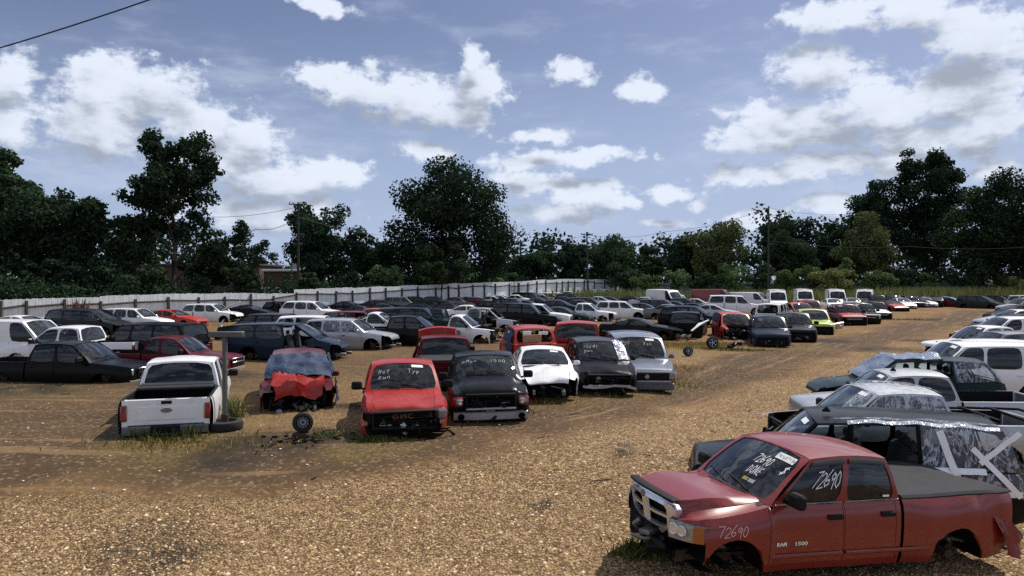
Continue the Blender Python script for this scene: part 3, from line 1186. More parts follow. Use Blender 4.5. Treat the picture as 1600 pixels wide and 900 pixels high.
    for sgn, sd_ in ((1, 'L'), (-1, 'R')):
        nout = lambda u, v: Vector((0, sgn, .25)).normalized()
        for i in range(nseg):
            patch = side_patch(i, sgn)
            isdoor = i < len(doors)
            if isdoor and (sd_, i) in miss:
                # bare pillars
                if i > 0 or True:
                    for e in (-1, 1):
                        a, b = patch(e, -1), patch(e, 1)
                        frame.tube([a - Vector((0, sgn * .03, 0)), a.lerp(b, .5) - Vector((0, sgn * .02, 0)), b - Vector((0, sgn * .03, 0))], .045, 6)
                        if abs(e) == 1 and i + (e > 0) > 0:
                            frame.tube([X(ncut[i + (e > 0)], a.y - sgn * .03, sill + .1), a - Vector((0, sgn * .03, 0))], .05, 6)
                frame.grid([[patch(u, 1), patch(u, .90)] for u in (-1, -.5, 0, .5, 1)])
                continue
            lenb = max(.3, (ncut[i + 1] - ncut[i] + tcut[i + 1] - tcut[i]) / 2)
            hgt = H - zt(2) - .06
            mu, mv = .11 / lenb, .10 / hgt
            mbx = frame
            if isdoor:
                mbx = dskin.setdefault((sd_, i), MB())
            if i in blind:
                frame.grid([[patch(u, v) for u in (-1, -.5, 0, .5, 1)] for v in (-1, -.3, .3, 1)])
                continue
            g_ = MB()
            ml = mu * (1.1 if i == 0 else .8)
            if S.get('fin') and i == nseg - 1:
                pass
            window(patch, ml, mu * (.8 if i < nseg - 1 else (1.6 if not bed else 1.1)), mv * .35, mv * .8, mbx, None if ('nw' + sd_) in O else g_, nout, nw, 6)
            doorparts[(sd_, i)] = (g_, isdoor)
    for (sd_, i), mbx in dskin.items():
        d = B(mbx, 'door', P_door)
        sgn = 1 if sd_ == 'L' else -1
        g_, isd = doorparts.get((sd_, i), (None, None))
        if g_ is not None and g_.f:
            doorparts[(sd_, i)] = (B(g_, 'window', Gm, d), True)
        if lod < 2:
            h = MB()
            s = doors[i][1] - .14
            z = zt(s) - .16
            h.box(X(s, sgn * (w(s) * .985 + .014), z), (.24 if lod == 0 and bed else .17, .045, .07 if lod == 0 and bed else .045), .016)
            B(h, 'handle', M_TRIM if color != 'white' or bed else P_, d)
    for key, (g_, isd) in doorparts.items():
        if isinstance(g_, MB) and g_.f:
            B(g_, 'side_window', Gm)
    B(body, 'body', P_)
    B(frame, 'window_frame', P_)
    B(frame2, 'rear_frame', P_)
    if 'noroof' not in O:
        B(roof, 'roof', P_)
    if hoodm.f:
        B(hoodm, 'hood', P_hood)
    liner.build('underbody', M_DARK, root, 0)

    # ---------------- front fittings
    zl = zt(.05)
    if not nofront:
        if 'nl' not in O:
            for sgn in (1, -1):
                h = MB()
                hz = .17 if not bed else .24
                h.box(X(.085, sgn * w(.06) * .78, zl - hz * .75), (.16, w(0) * .34, hz), .035, Matrix.Rotation(-sgn * .28, 3, 'Z'))
                B(h, 'headlight', M_LAMP)
        if 'ng' not in O:
            g = MB()
            gh = (zl - sill) * (.34 if not bed else .44)
            g.box(X(-.055, 0, zl - gh * .5 - .06), (.05, w(0) * (1.05 if not bed else 1.2), gh), .02)
            if bed or typ in ('bigsuv',):
                g.box(X(-.075, 0, zl - .06), (.05, w(0) * 1.25, .05), .012, None, 1)
                g.box(X(-.08, 0, zl - gh * .5 - .06), (.04, w(0) * 1.2, .045), .012, None, 1)
            B(g, 'grille', [M_TRIM, M_CHROME])
        if 'nb' not in O:
            b = MB()
            zb_ = sill + (zl - sill) * .24
            rows = []
            for zz, e in ((zb_ - .12, .0), (zb_ - .09, .05), (zb_ + .07, .06), (zb_ + .10, .0)):
                rows.append([X(.06 - e - .09 * (1 - u * u), u * (w(.05) + .01), zz) for u in (-1, -.8, -.4, 0, .4, .8, 1)])
            b.grid(rows)
            B(b, 'front_bumper', M_BUMPER if (bed and 'cb' in O) else (M_TRIM if bed or lod == 2 else P_))
    else:
        rs = MB()
        zz = (sill + zl) / 2
        rs.box(X(.42, 0, zz), (.06, w(.3) * 1.3, (zl - sill) * .75), .02, None, 2)
        for sgn in (1, -1):
            rs.box(X(.38, sgn * w(.3) * .72, zz), (.07, .07, (zl - sill) * .9), .015, None, 0)
            rs.box(X(.15, sgn * .42, sill + .15), (.55, .09, .13), .015, None, 1)
        rs.box(X(.40, 0, zl - .02), (.06, w(.3) * 1.5, .05), .012, None, 0)
        junk(rs, X(.30, 0, zz - .05), (.18, w(.3) * .7, (zl - sill) * .35), {0: 22, 1: 14, 2: 6}[lod], rng)
        B(rs, 'radiator_support', [M_TRIM, M_STEEL, M_DARK])
    # ---------------- rear fittings
    if not nobed and 'nt' not in O:
        for sgn in (1, -1):
            t_ = MB()
            if bed:
                t_.box(X(L - .03, sgn * (w(L) * .93 - .055), zt(L) - .30), (.14, .135, .36), .02)
            else:
                tall = .16 if L - bb > .35 else .42
                t_.box(X(L - .03, sgn * w(L) * .80, zt(L) - tall * .5 - .06), (.14, w(L) * .30, tall), .03, Matrix.Rotation(sgn * .2, 3, 'Z'))
            B(t_, 'tail_light', M_TAIL)
        if 'nrb' not in O:
            b = MB()
            zb_ = sill + .20
            rows = []
            for zz, e in ((zb_ - .13, .0), (zb_ - .10, .07), (zb_ + .06, .08), (zb_ + .09, .0)):
                rows.append([X(L - .02 + e + .06 * (1 - u * u), u * (w(L) * .90 if bed else w(L) + .02), zz) for u in (-1, -.8, -.4, 0, .4, .8, 1)])
            b.grid(rows)
            if bed and lod < 2:
                b.box(X(L + .10, 0, zb_ + .02), (.10, .62, .17), .03, None, 1)
                b.grid([[p + Vector((0, 0, .012)) for p in rows[-1]], [X(L - .06, u * w(L) * .90, zb_ + .10) for u in (-1, -.8, -.4, 0, .4, .8, 1)]], 1)
            B(b, 'rear_bumper', [M_REARB, M_TRIM] if bed else P_)
    if lod < 2:
        for sgn, sd_ in ((1, 'L'), (-1, 'R')):
            if (sd_, 0) in miss or ('m' + sd_) in O:
                continue
            m = MB()
            s = cowl + .28
            k = 1.35 if bed else 1.0
            m.box(X(s - .02, sgn * (w(s) * .93 + .15 * k), zt(s) + .09 * k), (.10 * k, .19 * k, .14 * k), .035)
            m.box(X(s, sgn * (w(s) * .93 + .04), zt(s) + .04), (.06, .10, .05), .015)
            B(m, 'mirror', M_TRIM if bed or color == 'black' else P_)
    # ---------------- cabin
    cab = MB()
    if lod < 2 or miss:
        rows_s = [(cowl + 1.25, (-.42, .42))]
        if len(doors) > 1 or not bed:
            rows_s.append((min(bb - .45, cowl + 2.15), (-.42, 0, .42)))
        for s, ys in rows_s:
            if s > bb - .3:
                continue
            for y in ys:
                yy = y * W / 1.85
                cab.box(X(s - .25, yy, sill + .32), (.55, .52, .22), .06)
                cab.box(X(s + .06, yy, sill + .70), (.18, .50, .66), .07, Matrix.Rotation(-.22, 3, 'Y'))
                cab.box(X(s + .15, yy, sill + 1.08 if H < 1.6 else sill + 1.12), (.10, .26, .18), .04)
        so = B(cab, 'seats', M_SEAT)
    dsh = MB()
    dsh.box(X(cowl + .32, 0, zt(cowl) - .16), (.55, W * .80, .26), .07)
    if lod == 0:
        dsh.lathe([(0, .18), (.012, .195), (.024, .18), (.012, .165), (0, .18)], X(cowl + .72, W * .2, zt(cowl) - .08), (-.9, 0, .45), 16)
    B(dsh, 'dashboard', M_TRIM)
    if 'bag' in O:
        ab = MB()
        for sgn in (1, -1):
            ab.box(X(cowl + .55, sgn * .35, zt(cowl) + .06), (.35, .45, .26), .12, Matrix.Rotation(rng.uniform(-.4, .4), 3, 'X'))
        B(ab, 'airbag', M_AIRBAG)
    # ---------------- things stuck or written on the windshield
    if wso is not None and lod < 2:
        fn = lambda u, v: ws_patch(u, v) + nout_ws(0, 0) * -.008
        if 'st' in O:
            pp = MB()
            pp.grid([[fn(a, b) for a in (.28, .46, .64)] for b in (.62, .84)][::1])
            B(pp, 'sticker', M_PAPER, wso)
        if 'ch' in O:
            wr_ = MB()
            t1, t2 = kv.get('t1', '72' + str(rng.randint(100, 999))), kv.get('t2', '')
            write(wr_, t1, fn, -.74, .22, .30, .55, .07)
            if t2:
                write(wr_, t2, fn, -.70, -.22, .28, .55, .07)
            if 't3' in kv:
                write(wr_, kv['t3'], fn, .15, .16, .30, .55, .07)
            B(wr_, 'writing', simple('worn_chalk', (.45, .46, .46), .9, nscale=25, namt=.5), wso)
    # wipers
    if lod < 2 and wso is not None:
        wp = MB()
        fn = lambda u, v: ws_patch(u, v) + nout_ws(0, 0) * .022
        for u0 in (-.05, .55):
            wp.tube([fn(u0 - .02, -.92), fn(u0 - .25, -.80), fn(u0 - .58, -.70)], .014, 5)
        B(wp, 'wiper', M_TRIM)
    # ---------------- wheels
    if wheels or 'wf' in O or 'wb' in O:
        for a, on in ((fa, wheels or 'wf' in O), (ra, wheels or 'wb' in O)):
            if not on:
                continue
            for sgn in (1, -1):
                put_wheel(root, X(a, sgn * (W / 2 - .15), Rw + (drop if not wheels else 0) * 0.6), Rw, 'alloy' if 'steel' not in O else 'steel', (0, 0, 0 if sgn > 0 else math.pi))
    for a, on in ((fa, wheels or 'wf' in O), (ra, wheels or 'wb' in O)):
        if on or (nobed and a == ra) or 'nohub' in O:
            continue
        for sgn in (1, -1):
            hb = MB()
            hb.lathe([(-.08, .15), (0, .15), (.02, .06), (.08, .05), (.085, .001)], X(a, sgn * (W / 2 - .22), max(Rw * .8, drop + .16)), (0, sgn, 0), 12 if lod < 2 else 8)
            B(hb, 'hub', M_RUST)
    root['roof_mid'] = (L / 2 - mid)
    info = dict(S=S, X=X, w=w, zt=zt, ws=ws_patch, side=side_patch, rw=rw_patch, top=top_pt, ws_obj=wso, root=root, drop=drop, nws=nout_ws, zr=zr, wr=wr, doors=doors, B=B, doorparts=doorparts, roofrows=rows)
    return root, info


def place(typ, color, u, v, hd, opts, label, name=None, group='wrecked cars standing in the yard', cat=None, lod=None, seed=[0], **kw):
    """u, v: photo pixel of the middle of the roof line"""
    seed[0] += 1
    S = dict(TYPES[typ])
    if kw.get('tweak'):
        S.update(kw['tweak'])
    O = set(opts.split())
    wheels = 'w' in O
    drop = kw.pop('drop', None)
    if drop is None:
        drop = 0.0 if wheels else S['sill'] - .05 + random.Random(seed[0]).uniform(0, .10)
        for o in O:
            if o.startswith('drop='):
                drop = float(o[5:])
    drop = min(drop, S['sill'] + .22)
    h = R(hd)
    Yx = kw.pop('Y', None)
    if Yx is None:
        p = ground_solve(u, v, S['H'] - drop)
    else:                                   # distance given: let the body sink until its roof meets the line
        p = Vector(((u - 800) / F * Yx, Yx, 0))
        drop = max(0.0, min(S['sill'] + .20, zg(p.x, Yx) + S['H'] - (CAMH - (v - YH) * Yx / F)))
        if wheels:
            drop = 0.0
    off = S['L'] / 2 - (S['rf'] + S['rr']) / 2
    d = Vector((math.cos(h), math.sin(h), 0))
    if u > 1000 and p.y > 91:
        p = Vector(((u - 800) / F * 91, 91, 0))
    if group == ROWA:
        fy = fence_pt(u).y - 3.2
        if p.y > fy:
            p = Vector(((u - 800) / F * fy, fy, 0))
    o = p - d * off
    o.z = zg(o.x, o.y)
    y = o.y
    if lod is None:
        lod = 1 if y < 62 else 2
    names = {'sedan': 'sedan', 'coupe': 'coupe', 'hatch': 'hatchback', 'suv': 'suv', 'bigsuv': 'suv', 'minivan': 'minivan', 'crew': 'pickup_truck',
             'ext': 'pickup_truck', 'single': 'pickup_truck', 'van': 'cargo_van', 'vanhigh': 'cargo_van'}
    cats = {'sedan': 'car', 'coupe': 'car', 'hatch': 'car', 'suv': 'SUV', 'bigsuv': 'SUV', 'minivan': 'minivan', 'crew': 'pickup truck', 'ext': 'pickup truck',
            'single': 'pickup truck', 'van': 'van', 'vanhigh': 'van'}
    return vehicle(typ, color, o, h, opts, name or names[typ], label, cat or cats[typ], group, lod, seed[0], drop=drop, **kw)


# ------------------------------------------------------------------ ground: one sheet to the horizon
def fence_pt(u):
    """along the fence the inverse depth is linear in the photo column"""
    iy = 1.0 / 50.0 + (u / 850.0) * (1.0 / 112.0 - 1.0 / 50.0)
    y = 1.0 / iy
    return Vector(((u - 800) / F * y, y, 0))


GP = lambda *px: [tuple(ground_at(u, v)) for u, v in px]
TRACKS = [GP((-60, 740), (160, 700), (380, 700), (560, 705), (700, 675), (850, 640), (1010, 608), (1180, 565), (1360, 530), (1480, 500), (1530, 486)),
          GP((-40, 660), (120, 640), (190, 690)),
          GP((300, 735), (520, 722), (690, 690), (900, 650), (1080, 612)),
          GP((60, 622), (380, 596), (560, 570), (700, 545), (860, 530), (950, 520), (1040, 500), (1190, 480)),
          GP((900, 636), (1090, 600), (1270, 556), (1420, 522))]
SPOTS = [((245, 855), .95, .55), ((1085, 722), .65, .3), ((855, 797), .30, .12), ((1380, 546), 1.6, .7), ((1290, 532), 1.2, .5), ((475, 690), .95, .5),
         ((370, 705), 1.2, .3), ((970, 702), .5, .2), ((40, 604), 3.0, 1.2), ((290, 590), 2.5, .8), ((330, 560), 3.0, 1.0), ((560, 640), .8, .6),
         ((1440, 533), 1.2, .4), ((1150, 700), .5, .2)]
GRASS_ZONES = [((300, 700), 1.6), ((250, 690), 1.4), ((700, 655), 1.2), ((860, 625), 2.0), ((930, 612), 2.2), ((1010, 596), 2.2), ((1060, 545), 3.0), ((1130, 545), 2.5),
               ((590, 700), .9), ((1000, 850), .5), ((1250, 545), 2.2), ((1000, 505), 4.0), ((1100, 500), 5.0), ((1420, 492), 3.5), ((1230, 480), 6.0), ((60, 610), 2.5)]


def ground_material():
    m, t, p = mat_new('yard_gravel_and_dirt')
    tc = t.node('ShaderNodeTexCoord')
    O = tc.outputs['Object']
    sp = t.node('ShaderNodeSeparateXYZ')
    t.put(sp.inputs[0], O)
    P = t.node('ShaderNodeCombineXYZ', ins={0: sp.outputs[0], 1: sp.outputs[1], 2: 0.0}).outputs[0]
    big = t.noise(P, 0.16, 5.0, 0.6)
    mid = t.noise(P, 1.1, 5.0, 0.62)
    fine = t.noise(P, 9.0, 5.0, 0.7)
    def layer(name):
        at = t.node('ShaderNodeAttribute')
        at.attribute_type, at.attribute_name = 'GEOMETRY', name
        return at.outputs['Fac']
    tr = layer('track')
    # pebbles as cells of two sizes
    v1 = t.node('ShaderNodeTexVoronoi', ins={'Vector': P, 'Scale': 26.0})
    v2 = t.node('ShaderNodeTexVoronoi', ins={'Vector': P, 'Scale': 11.0})
    r1 = t.node('ShaderNodeSeparateColor')
    t.put(r1.inputs[0], v1.outputs['Color'])
    r2 = t.node('ShaderNodeSeparateColor')
    t.put(r2.inputs[0], v2.outputs['Color'])
    peb = t.mix(r1.outputs[0], (0.080, 0.050, 0.026, 1), (0.66, 0.49, 0.31, 1))
    peb = t.mix(t.m('MULTIPLY', r2.outputs[1], 0.5), peb, (0.26, 0.155, 0.070, 1))
    gap = t.sstep(v1.outputs['Distance'], .25, .70, 0.0, 0.75)
    peb = t.mix(gap, peb, (0.055, 0.032, 0.015, 1))
    dirt = t.mix(mid, (0.090, 0.050, 0.023, 1), (0.205, 0.113, 0.050, 1))
    dirt = t.mix(t.m('MULTIPLY', t.sstep(fine, .5, .75), .35), dirt, (0.30, 0.20, 0.11, 1))
    dirt = t.mix(t.m('MULTIPLY', t.sstep(big, .45, .65), .5), dirt, (0.215, 0.112, 0.045, 1))
    # gravel lies thick in the foreground, thins towards the back and in the wheel tracks
    g = t.m('SUBTRACT', t.m('ADD', t.sstep(sp.outputs[1], 50.0, 16.0, 0.32, 1.0), t.m('MULTIPLY', t.m('SUBTRACT', mid, .5), 1.0)), t.m('MULTIPLY', tr, 1.05))
    g = t.m('ADD', g, t.m('MULTIPLY', t.m('SUBTRACT', big, .5), 1.2))
    left = t.m('MULTIPLY', t.sstep(sp.outputs[0], -2.0, -7.0), t.sstep(sp.outputs[1], 11.5, 13.5))
    g = t.m('SUBTRACT', g, t.m('MULTIPLY', left, .55))
    gm = t.sstep(g, .28, .72)
    col = t.mix(gm, dirt, peb)
    col = t.mix(t.m('MULTIPLY', t.sstep(t.noise(P, 0.45, 5.0, 0.6), .50, .72), .55), col, (0.12, 0.068, 0.030, 1))
    # ruts drawn out along the lanes, stones at every distance
    rut = t.node('ShaderNodeMapping', ins={'Vector': P, 'Rotation': (0, 0, R(-54))})
    st1 = t.noise(t.vm('MULTIPLY', rut.outputs[0], (.10, 1.1, 0)), 1.6, 5.0, .65)
    st2 = t.noise(t.vm('MULTIPLY', P, (.12, 1.3, 0)), 1.5, 5.0, .65)
    lanes = t.sstep(sp.outputs[0], -6.0, 3.0)
    stt = t.m('ADD', t.m('MULTIPLY', st1, lanes), t.m('MULTIPLY', st2, t.m('SUBTRACT', 1.0, lanes)))
    rutm = t.m('MULTIPLY', t.sstep(stt, .50, .66), t.m('SUBTRACT', 1.0, t.m('MULTIPLY', gm, .75)))
    col = t.mix(t.m('MULTIPLY', rutm, .75), col, (0.085, 0.052, 0.026, 1))
    col = t.mix(t.m('MULTIPLY', t.sstep(stt, .44, .30), .45), col, (0.30, 0.19, 0.095, 1))
    v3 = t.node('ShaderNodeTexVoronoi', ins={'Vector': P, 'Scale': 17.0})
    r3 = t.node('ShaderNodeSeparateColor')
    t.put(r3.inputs[0], v3.outputs['Color'])
    col = t.mix(t.m('MULTIPLY', t.sstep(r3.outputs[0], .78, .92), .50), col, (0.42, 0.29, 0.16, 1))
    col = t.mix(t.m('MULTIPLY', t.sstep(r3.outputs[1], .78, .90), .55), col, (0.075, 0.046, 0.024, 1))
    col = t.mix(t.m('MULTIPLY', left, .55), col, t.mix(mid, (0.075, 0.055, 0.028, 1), (0.17, 0.125, 0.066, 1)))
    col = t.vm('MULTIPLY', col, (1.06, 1.0, .85))
    trk = t.mix(mid, (0.030, 0.020, 0.011, 1), (0.088, 0.055, 0.028, 1))
    trk = t.mix(t.m('MULTIPLY', t.sstep(stt, .46, .36), .8), trk, (0.20, 0.125, 0.065, 1))
    trk = t.mix(t.m('MULTIPLY', t.sstep(r3.outputs[2], .86, .95), .5), trk, (0.34, 0.25, 0.15, 1))
    col = t.mix(t.m('MULTIPLY', tr, t.m('MULTIPLY_ADD', t.sstep(fine, .35, .7), -.35, 1.0)), col, trk)
    # straw and moss where weeds stand
    gr = layer('straw')
    gr = t.m('MULTIPLY', gr, t.sstep(fine, .35, .62))
    col = t.mix(t.m('MULTIPLY', gr, .75), col, t.mix(mid, (0.20, 0.125, 0.035, 1), (0.10, 0.095, 0.030, 1)))
    # oil stains
    oil = layer('oil')
    oil = t.m('MULTIPLY', oil, t.sstep(t.m('ADD', mid, t.m('MULTIPLY', fine, .5)), .45, .85))
    col = t.mix(t.m('MULTIPLY', oil, .88), col, (0.018, 0.015, 0.012, 1))
    # beyond the fences the ground is rough green
    f0, f1 = fence_pt(0), fence_pt(850)
    nx_, ny_ = -(f1.y - f0.y), (f1.x - f0.x)
    ln = math.hypot(nx_, ny_)
    side = t.vm('DOT_PRODUCT', t.vm('SUBTRACT', P, (f0.x, f0.y, 0)), (nx_ / ln, ny_ / ln, 0), out=1)
    bey = t.m('MAXIMUM', t.sstep(side, .3, 1.2), t.sstep(t.m('ADD', sp.outputs[1], t.m('MULTIPLY', fine, 8.0)), 98, 104))
    col = t.mix(bey, col, t.mix(mid, (0.022, 0.034, 0.014, 1), (0.06, 0.075, 0.03, 1)))
    t.put(p.inputs['Base Color'], col)
    p.inputs['Roughness'].default_value = 0.92
    p.inputs['Specular IOR Level'].default_value = 0.2
    hgt = t.m('ADD', t.m('MULTIPLY', t.m('MULTIPLY', t.m('SUBTRACT', 1.0, v1.outputs['Distance']), gm), .048), t.m('MULTIPLY', fine, .035))
    hgt = t.m('ADD', hgt, t.m('MULTIPLY', mid, .10))
    b = t.node('ShaderNodeBump', ins={'Strength': 0.75, 'Distance': 1.0, 'Height': hgt})
    t.l.new(b.outputs[0], p.inputs['Normal'])
    return m


def build_ground():
    xs = np.concatenate([np.linspace(-2500, -80, 10), np.arange(-60, -14, .45), np.linspace(-14, 14, 141), np.arange(14.4, 60, .45), np.linspace(80, 2500, 10)])
    ys = np.concatenate([np.linspace(-200, 0, 6), np.linspace(2, 7, 6), np.linspace(7.25, 26, 100), np.arange(26.4, 60, .45), np.arange(61, 110, 1.0), np.linspace(115, 200, 10), np.linspace(240, 4000, 12)])
    V = []
    for y in ys:
        for x in xs:
            z = zg(x, y)
            if 7 < y < 60 and abs(x) < 40:
                z += .05 * mnoise.noise(Vector((x * .45, y * .45, 3.1))) + .018 * mnoise.noise(Vector((x * 1.6, y * 1.6, 7.7)))
            V.append((x, y, z))
    nx = len(xs)
    Q = [(j * nx + i, j * nx + i + 1, (j + 1) * nx + i + 1, (j + 1) * nx + i) for j in range(len(ys) - 1) for i in range(nx - 1)]
    o = np_mesh('ground', V, Q, ground_material(), smooth=True)
    A = np.array(V)
    # which kind of ground lies where: wheel tracks, straw, spilt oil
    wx = np.array([mnoise.noise(Vector((p[0] * .55, p[1] * .55, 1.5))) for p in V])
    wy = np.array([mnoise.noise(Vector((p[0] * .55, p[1] * .55, 9.5))) for p in V])
    x, y = A[:, 0] + wx * 1.1, A[:, 1] + wy * 1.1
    st = lambda d, a, b: (lambda q: 1 - q * q * (3 - 2 * q))(np.clip((d - a) / (b - a), 0, 1))
    tr = np.zeros(len(A))
    for k, pl in enumerate(TRACKS):
        best = np.full(len(A), 99.0)
        for a, b in zip(pl[:-1], pl[1:]):
            dx, dy = b[0] - a[0], b[1] - a[1]
            h = np.clip(((x - a[0]) * dx + (y - a[1]) * dy) / (dx * dx + dy * dy + 1e-6), 0, 1)
            best = np.minimum(best, np.hypot(x - a[0] - h * dx, y - a[1] - h * dy))
        tr = np.maximum(tr, st(best, (.9, 1.0, .4, 1.0, .3)[k], (2.7, 3.0, 1.7, 4.0, 1.5)[k]) * (1, .9, .9, .7, .75)[k])
    gr = np.zeros(len(A))
    for (px, r) in GRASS_ZONES:
        c = ground_at(*px)
        gr = np.maximum(gr, st(np.hypot(x - c.x, y - c.y), r * .3, r * 1.1))
    oil = np.zeros(len(A))
    for (px, r, a_) in SPOTS:
        c = ground_at(*px)
        oil = np.maximum(oil, st(np.hypot(x - c.x, (y - c.y) * .8), r * .35, r * 1.15))
    for nm, arr in (('track', tr), ('straw', gr), ('oil', oil)):
        o.data.attributes.new(nm, 'FLOAT', 'POINT').data.foreach_set('value', arr.astype(np.float32))
    tag(o, 'brown dirt and tan gravel yard floor with wheel tracks', None, None, 'structure')


build_ground()


def near_track(x, y):
    best = 9.0
    for k, pl in enumerate(TRACKS):
        for a, b in zip(pl[:-1], pl[1:]):
            dx, dy = b[0] - a[0], b[1] - a[1]
            L2 = dx * dx + dy * dy + 1e-6
            h = np.clip(((x - a[0]) * dx + (y - a[1]) * dy) / L2, 0, 1)
            best = np.minimum(best, np.hypot(x - a[0] - h * dx, y - a[1] - h * dy))
    return best


def build_gravel():
    """loose stones lying on the near gravel"""
    r = np.random.default_rng(4)
    n = 180000
    y = 8.0 / (1 - r.random(n) * (1 - 8.0 / 30.0))
    x = (r.random(n) * 2 - 1) * (y * 0.74 + 1)
    k = (near_track(x, y) > r.uniform(.9, 2.6, n)) & ~((x < -4) & (y > 12.3) & (r.random(n) < .75))
    x, y = x[k], y[k]
    x, y = x[:85000], y[:85000]
    n = len(x)
    s = r.gamma(3.0, .0031, n) + .005
    z = np.array([zg(a, b) + (.05 * mnoise.noise(Vector((a * .45, b * .45, 3.1))) + .018 * mnoise.noise(Vector((a * 1.6, b * 1.6, 7.7))) if b < 60 else 0) for a, b in zip(x, y)])
    base = np.array([(1, 0, 0), (.3, .95, 0), (-.8, .6, 0), (-.8, -.6, 0), (.3, -.95, 0), (.1, .05, .75), (0, 0, -.4)], np.float32)
    tri = np.array([(0, 1, 5), (1, 2, 5), (2, 3, 5), (3, 4, 5), (4, 0, 5)], np.int32)
    a = r.random(n) * 6.28
    j = 1 + r.normal(0, .22, (n, 7, 3))
    v = base[None] * j * s[:, None, None]
    ca, sa = np.cos(a)[:, None], np.sin(a)[:, None]
    vx = v[:, :, 0] * ca - v[:, :, 1] * sa
    vy = v[:, :, 0] * sa + v[:, :, 1] * ca
    V = np.stack([vx + x[:, None], vy + y[:, None], v[:, :, 2] + z[:, None]], 2).reshape(-1, 3)
    Q = (tri[None] + (np.arange(n) * 7)[:, None, None]).reshape(-1, 3)
    m, t, p = mat_new('loose_stone')
    g = t.node('ShaderNodeNewGeometry')
    cr = t.node('ShaderNodeValToRGB')
    t.put(cr.inputs[0], g.outputs['Random Per Island'])
    e = cr.color_ramp.elements
    e[0].color, e[1].color = (0.06, 0.038, 0.021, 1), (0.72, 0.58, 0.39, 1)
    q = e.new(.45)
    q.color = (0.25, 0.155, 0.075, 1)
    q = e.new(.8)
    q.color = (0.40, 0.26, 0.12, 1)
    t.put(p.inputs['Base Color'], cr.outputs[0])
    p.inputs['Roughness'].default_value = .9
    o = np_mesh('gravel', V, Q, m, nside=3)
    tag(o, 'loose tan gravel stones strewn over the near yard', None, None, 'stuff')


build_gravel()


def leaf_mat(name, lo, hi, trans=0.16):
    if name in MATS:
        return MATS[name]
    m, t, p = mat_new(name)
    g = t.node('ShaderNodeNewGeometry')
    oi = t.node('ShaderNodeObjectInfo')
    c = t.mix(g.outputs['Random Per Island'], c4(lo), c4(hi))
    hs = t.node('ShaderNodeHueSaturation', ins={'Color': c, 'Value': t.m('MULTIPLY_ADD', oi.outputs['Random'], .35, .82), 'Hue': t.m('MULTIPLY_ADD', oi.outputs['Random'], .02, .49)})
    d = t.node('ShaderNodeBsdfDiffuse', ins={'Color': hs.outputs[0]})
    tr = t.node('ShaderNodeBsdfTranslucent', ins={'Color': hs.outputs[0]})
    mx = t.node('ShaderNodeMixShader', ins={0: trans, 1: d.outputs[0], 2: tr.outputs[0]})
    m2 = mx
    t.n.remove(p)
    t.l.new(m2.outputs[0], t.n['Material Output'].inputs[0])
    MATS[name] = m
    return m


L_DARK = leaf_mat('leaf_dark', (0.017, 0.033, 0.021), (0.040, 0.066, 0.035))
L_MID = leaf_mat('leaf_mid', (0.026, 0.047, 0.027), (0.062, 0.096, 0.046))
L_OLIVE = leaf_mat('leaf_olive', (0.060, 0.082, 0.036), (0.130, 0.160, 0.062))
L_BUSH = leaf_mat('leaf_bush', (0.062, 0.105, 0.045), (0.15, 0.21, 0.082))
L_WEED = leaf_mat('leaf_weed', (0.11, 0.13, 0.045), (0.26, 0.27, 0.11))
L_STRAW = leaf_mat('leaf_straw', (0.16, 0.11, 0.035), (0.36, 0.26, 0.09))
L_GREEN = leaf_mat('leaf_grass', (0.045, 0.070, 0.018), (0.13, 0.15, 0.045))
L_RUST = leaf_mat('leaf_dry', (0.10, 0.055, 0.035), (0.20, 0.12, 0.08))
M_BARK = simple('bark', (0.055, 0.045, 0.036), 0.9, nscale=9, namt=.4, bump=.5)


def leaves(centers, radii, counts, size, r, flat=1.0):
    """leaf quads scattered through ellipsoid clumps, denser near their skin"""
    C = np.repeat(centers, counts, 0)
    Rr = np.repeat(radii, counts, 0)
    n = len(C)
    d = r.normal(0, 1, (n, 3))
    d /= np.linalg.norm(d, axis=1)[:, None]
    rad = (r.random(n) ** .45)[:, None]
    P = C + d * rad * Rr
    nrm = d * .7 + r.normal(0, .6, (n, 3)) + np.array([0, 0, .35])
    nrm /= np.linalg.norm(nrm, axis=1)[:, None]
    a = np.cross(nrm, r.normal(0, 1, (n, 3)))
    a /= np.linalg.norm(a, axis=1)[:, None] + 1e-9
    b = np.cross(nrm, a)
    s = (size * r.uniform(.6, 1.4, n))[:, None]
    a, b = a * s * .5, b * s * .36
    V = np.stack([P - a, P + b * 1.0, P + a, P - b * 1.0], 1).reshape(-1, 3)
    Q = np.arange(n * 4).reshape(-1, 4)
    return V, Q


def clumps(r, n, cx, cz, hw, hh, depth, rc, skin=.55, lop=0.0, boxy=False):
    """clump centres in an uneven crown envelope"""
    out, rad = [], []
    ph = r.uniform(0, 6.28, 3)
    while len(out) < n:
        d = r.normal(0, 1, 3)
        d /= np.linalg.norm(d)
        k = skin + (1 - skin) * r.random() if r.random() < .75 else r.random()
        if boxy:
            q2 = max(1e-3, math.hypot(d[0], d[2]))
            d = d * min(1.22, q2 / (abs(d[0] ) ** 3 + abs(d[2]) ** 3) ** (1 / 3)) if q2 > .3 else d
        ang = math.atan2(d[2], d[0])
        wob = 1 + .13 * math.sin(3 * ang + ph[0]) + .09 * math.sin(5 * ang + ph[1]) + .06 * math.sin(9 * ang + ph[2])
        p = np.array([d[0] * hw * k * wob, d[1] * depth * k, d[2] * hh * k * wob])
        if p[2] < -hh * .75 and r.random() < .6:
            continue
        q = rc * r.uniform(.6, 1.3)
        out.append(p + np.array([cx + lop * p[2], 0, cz]))
        rad.append((q * 1.15, q * 1.15, q * .85))
    return np.array(out), np.array(rad)


TSEED = [0]


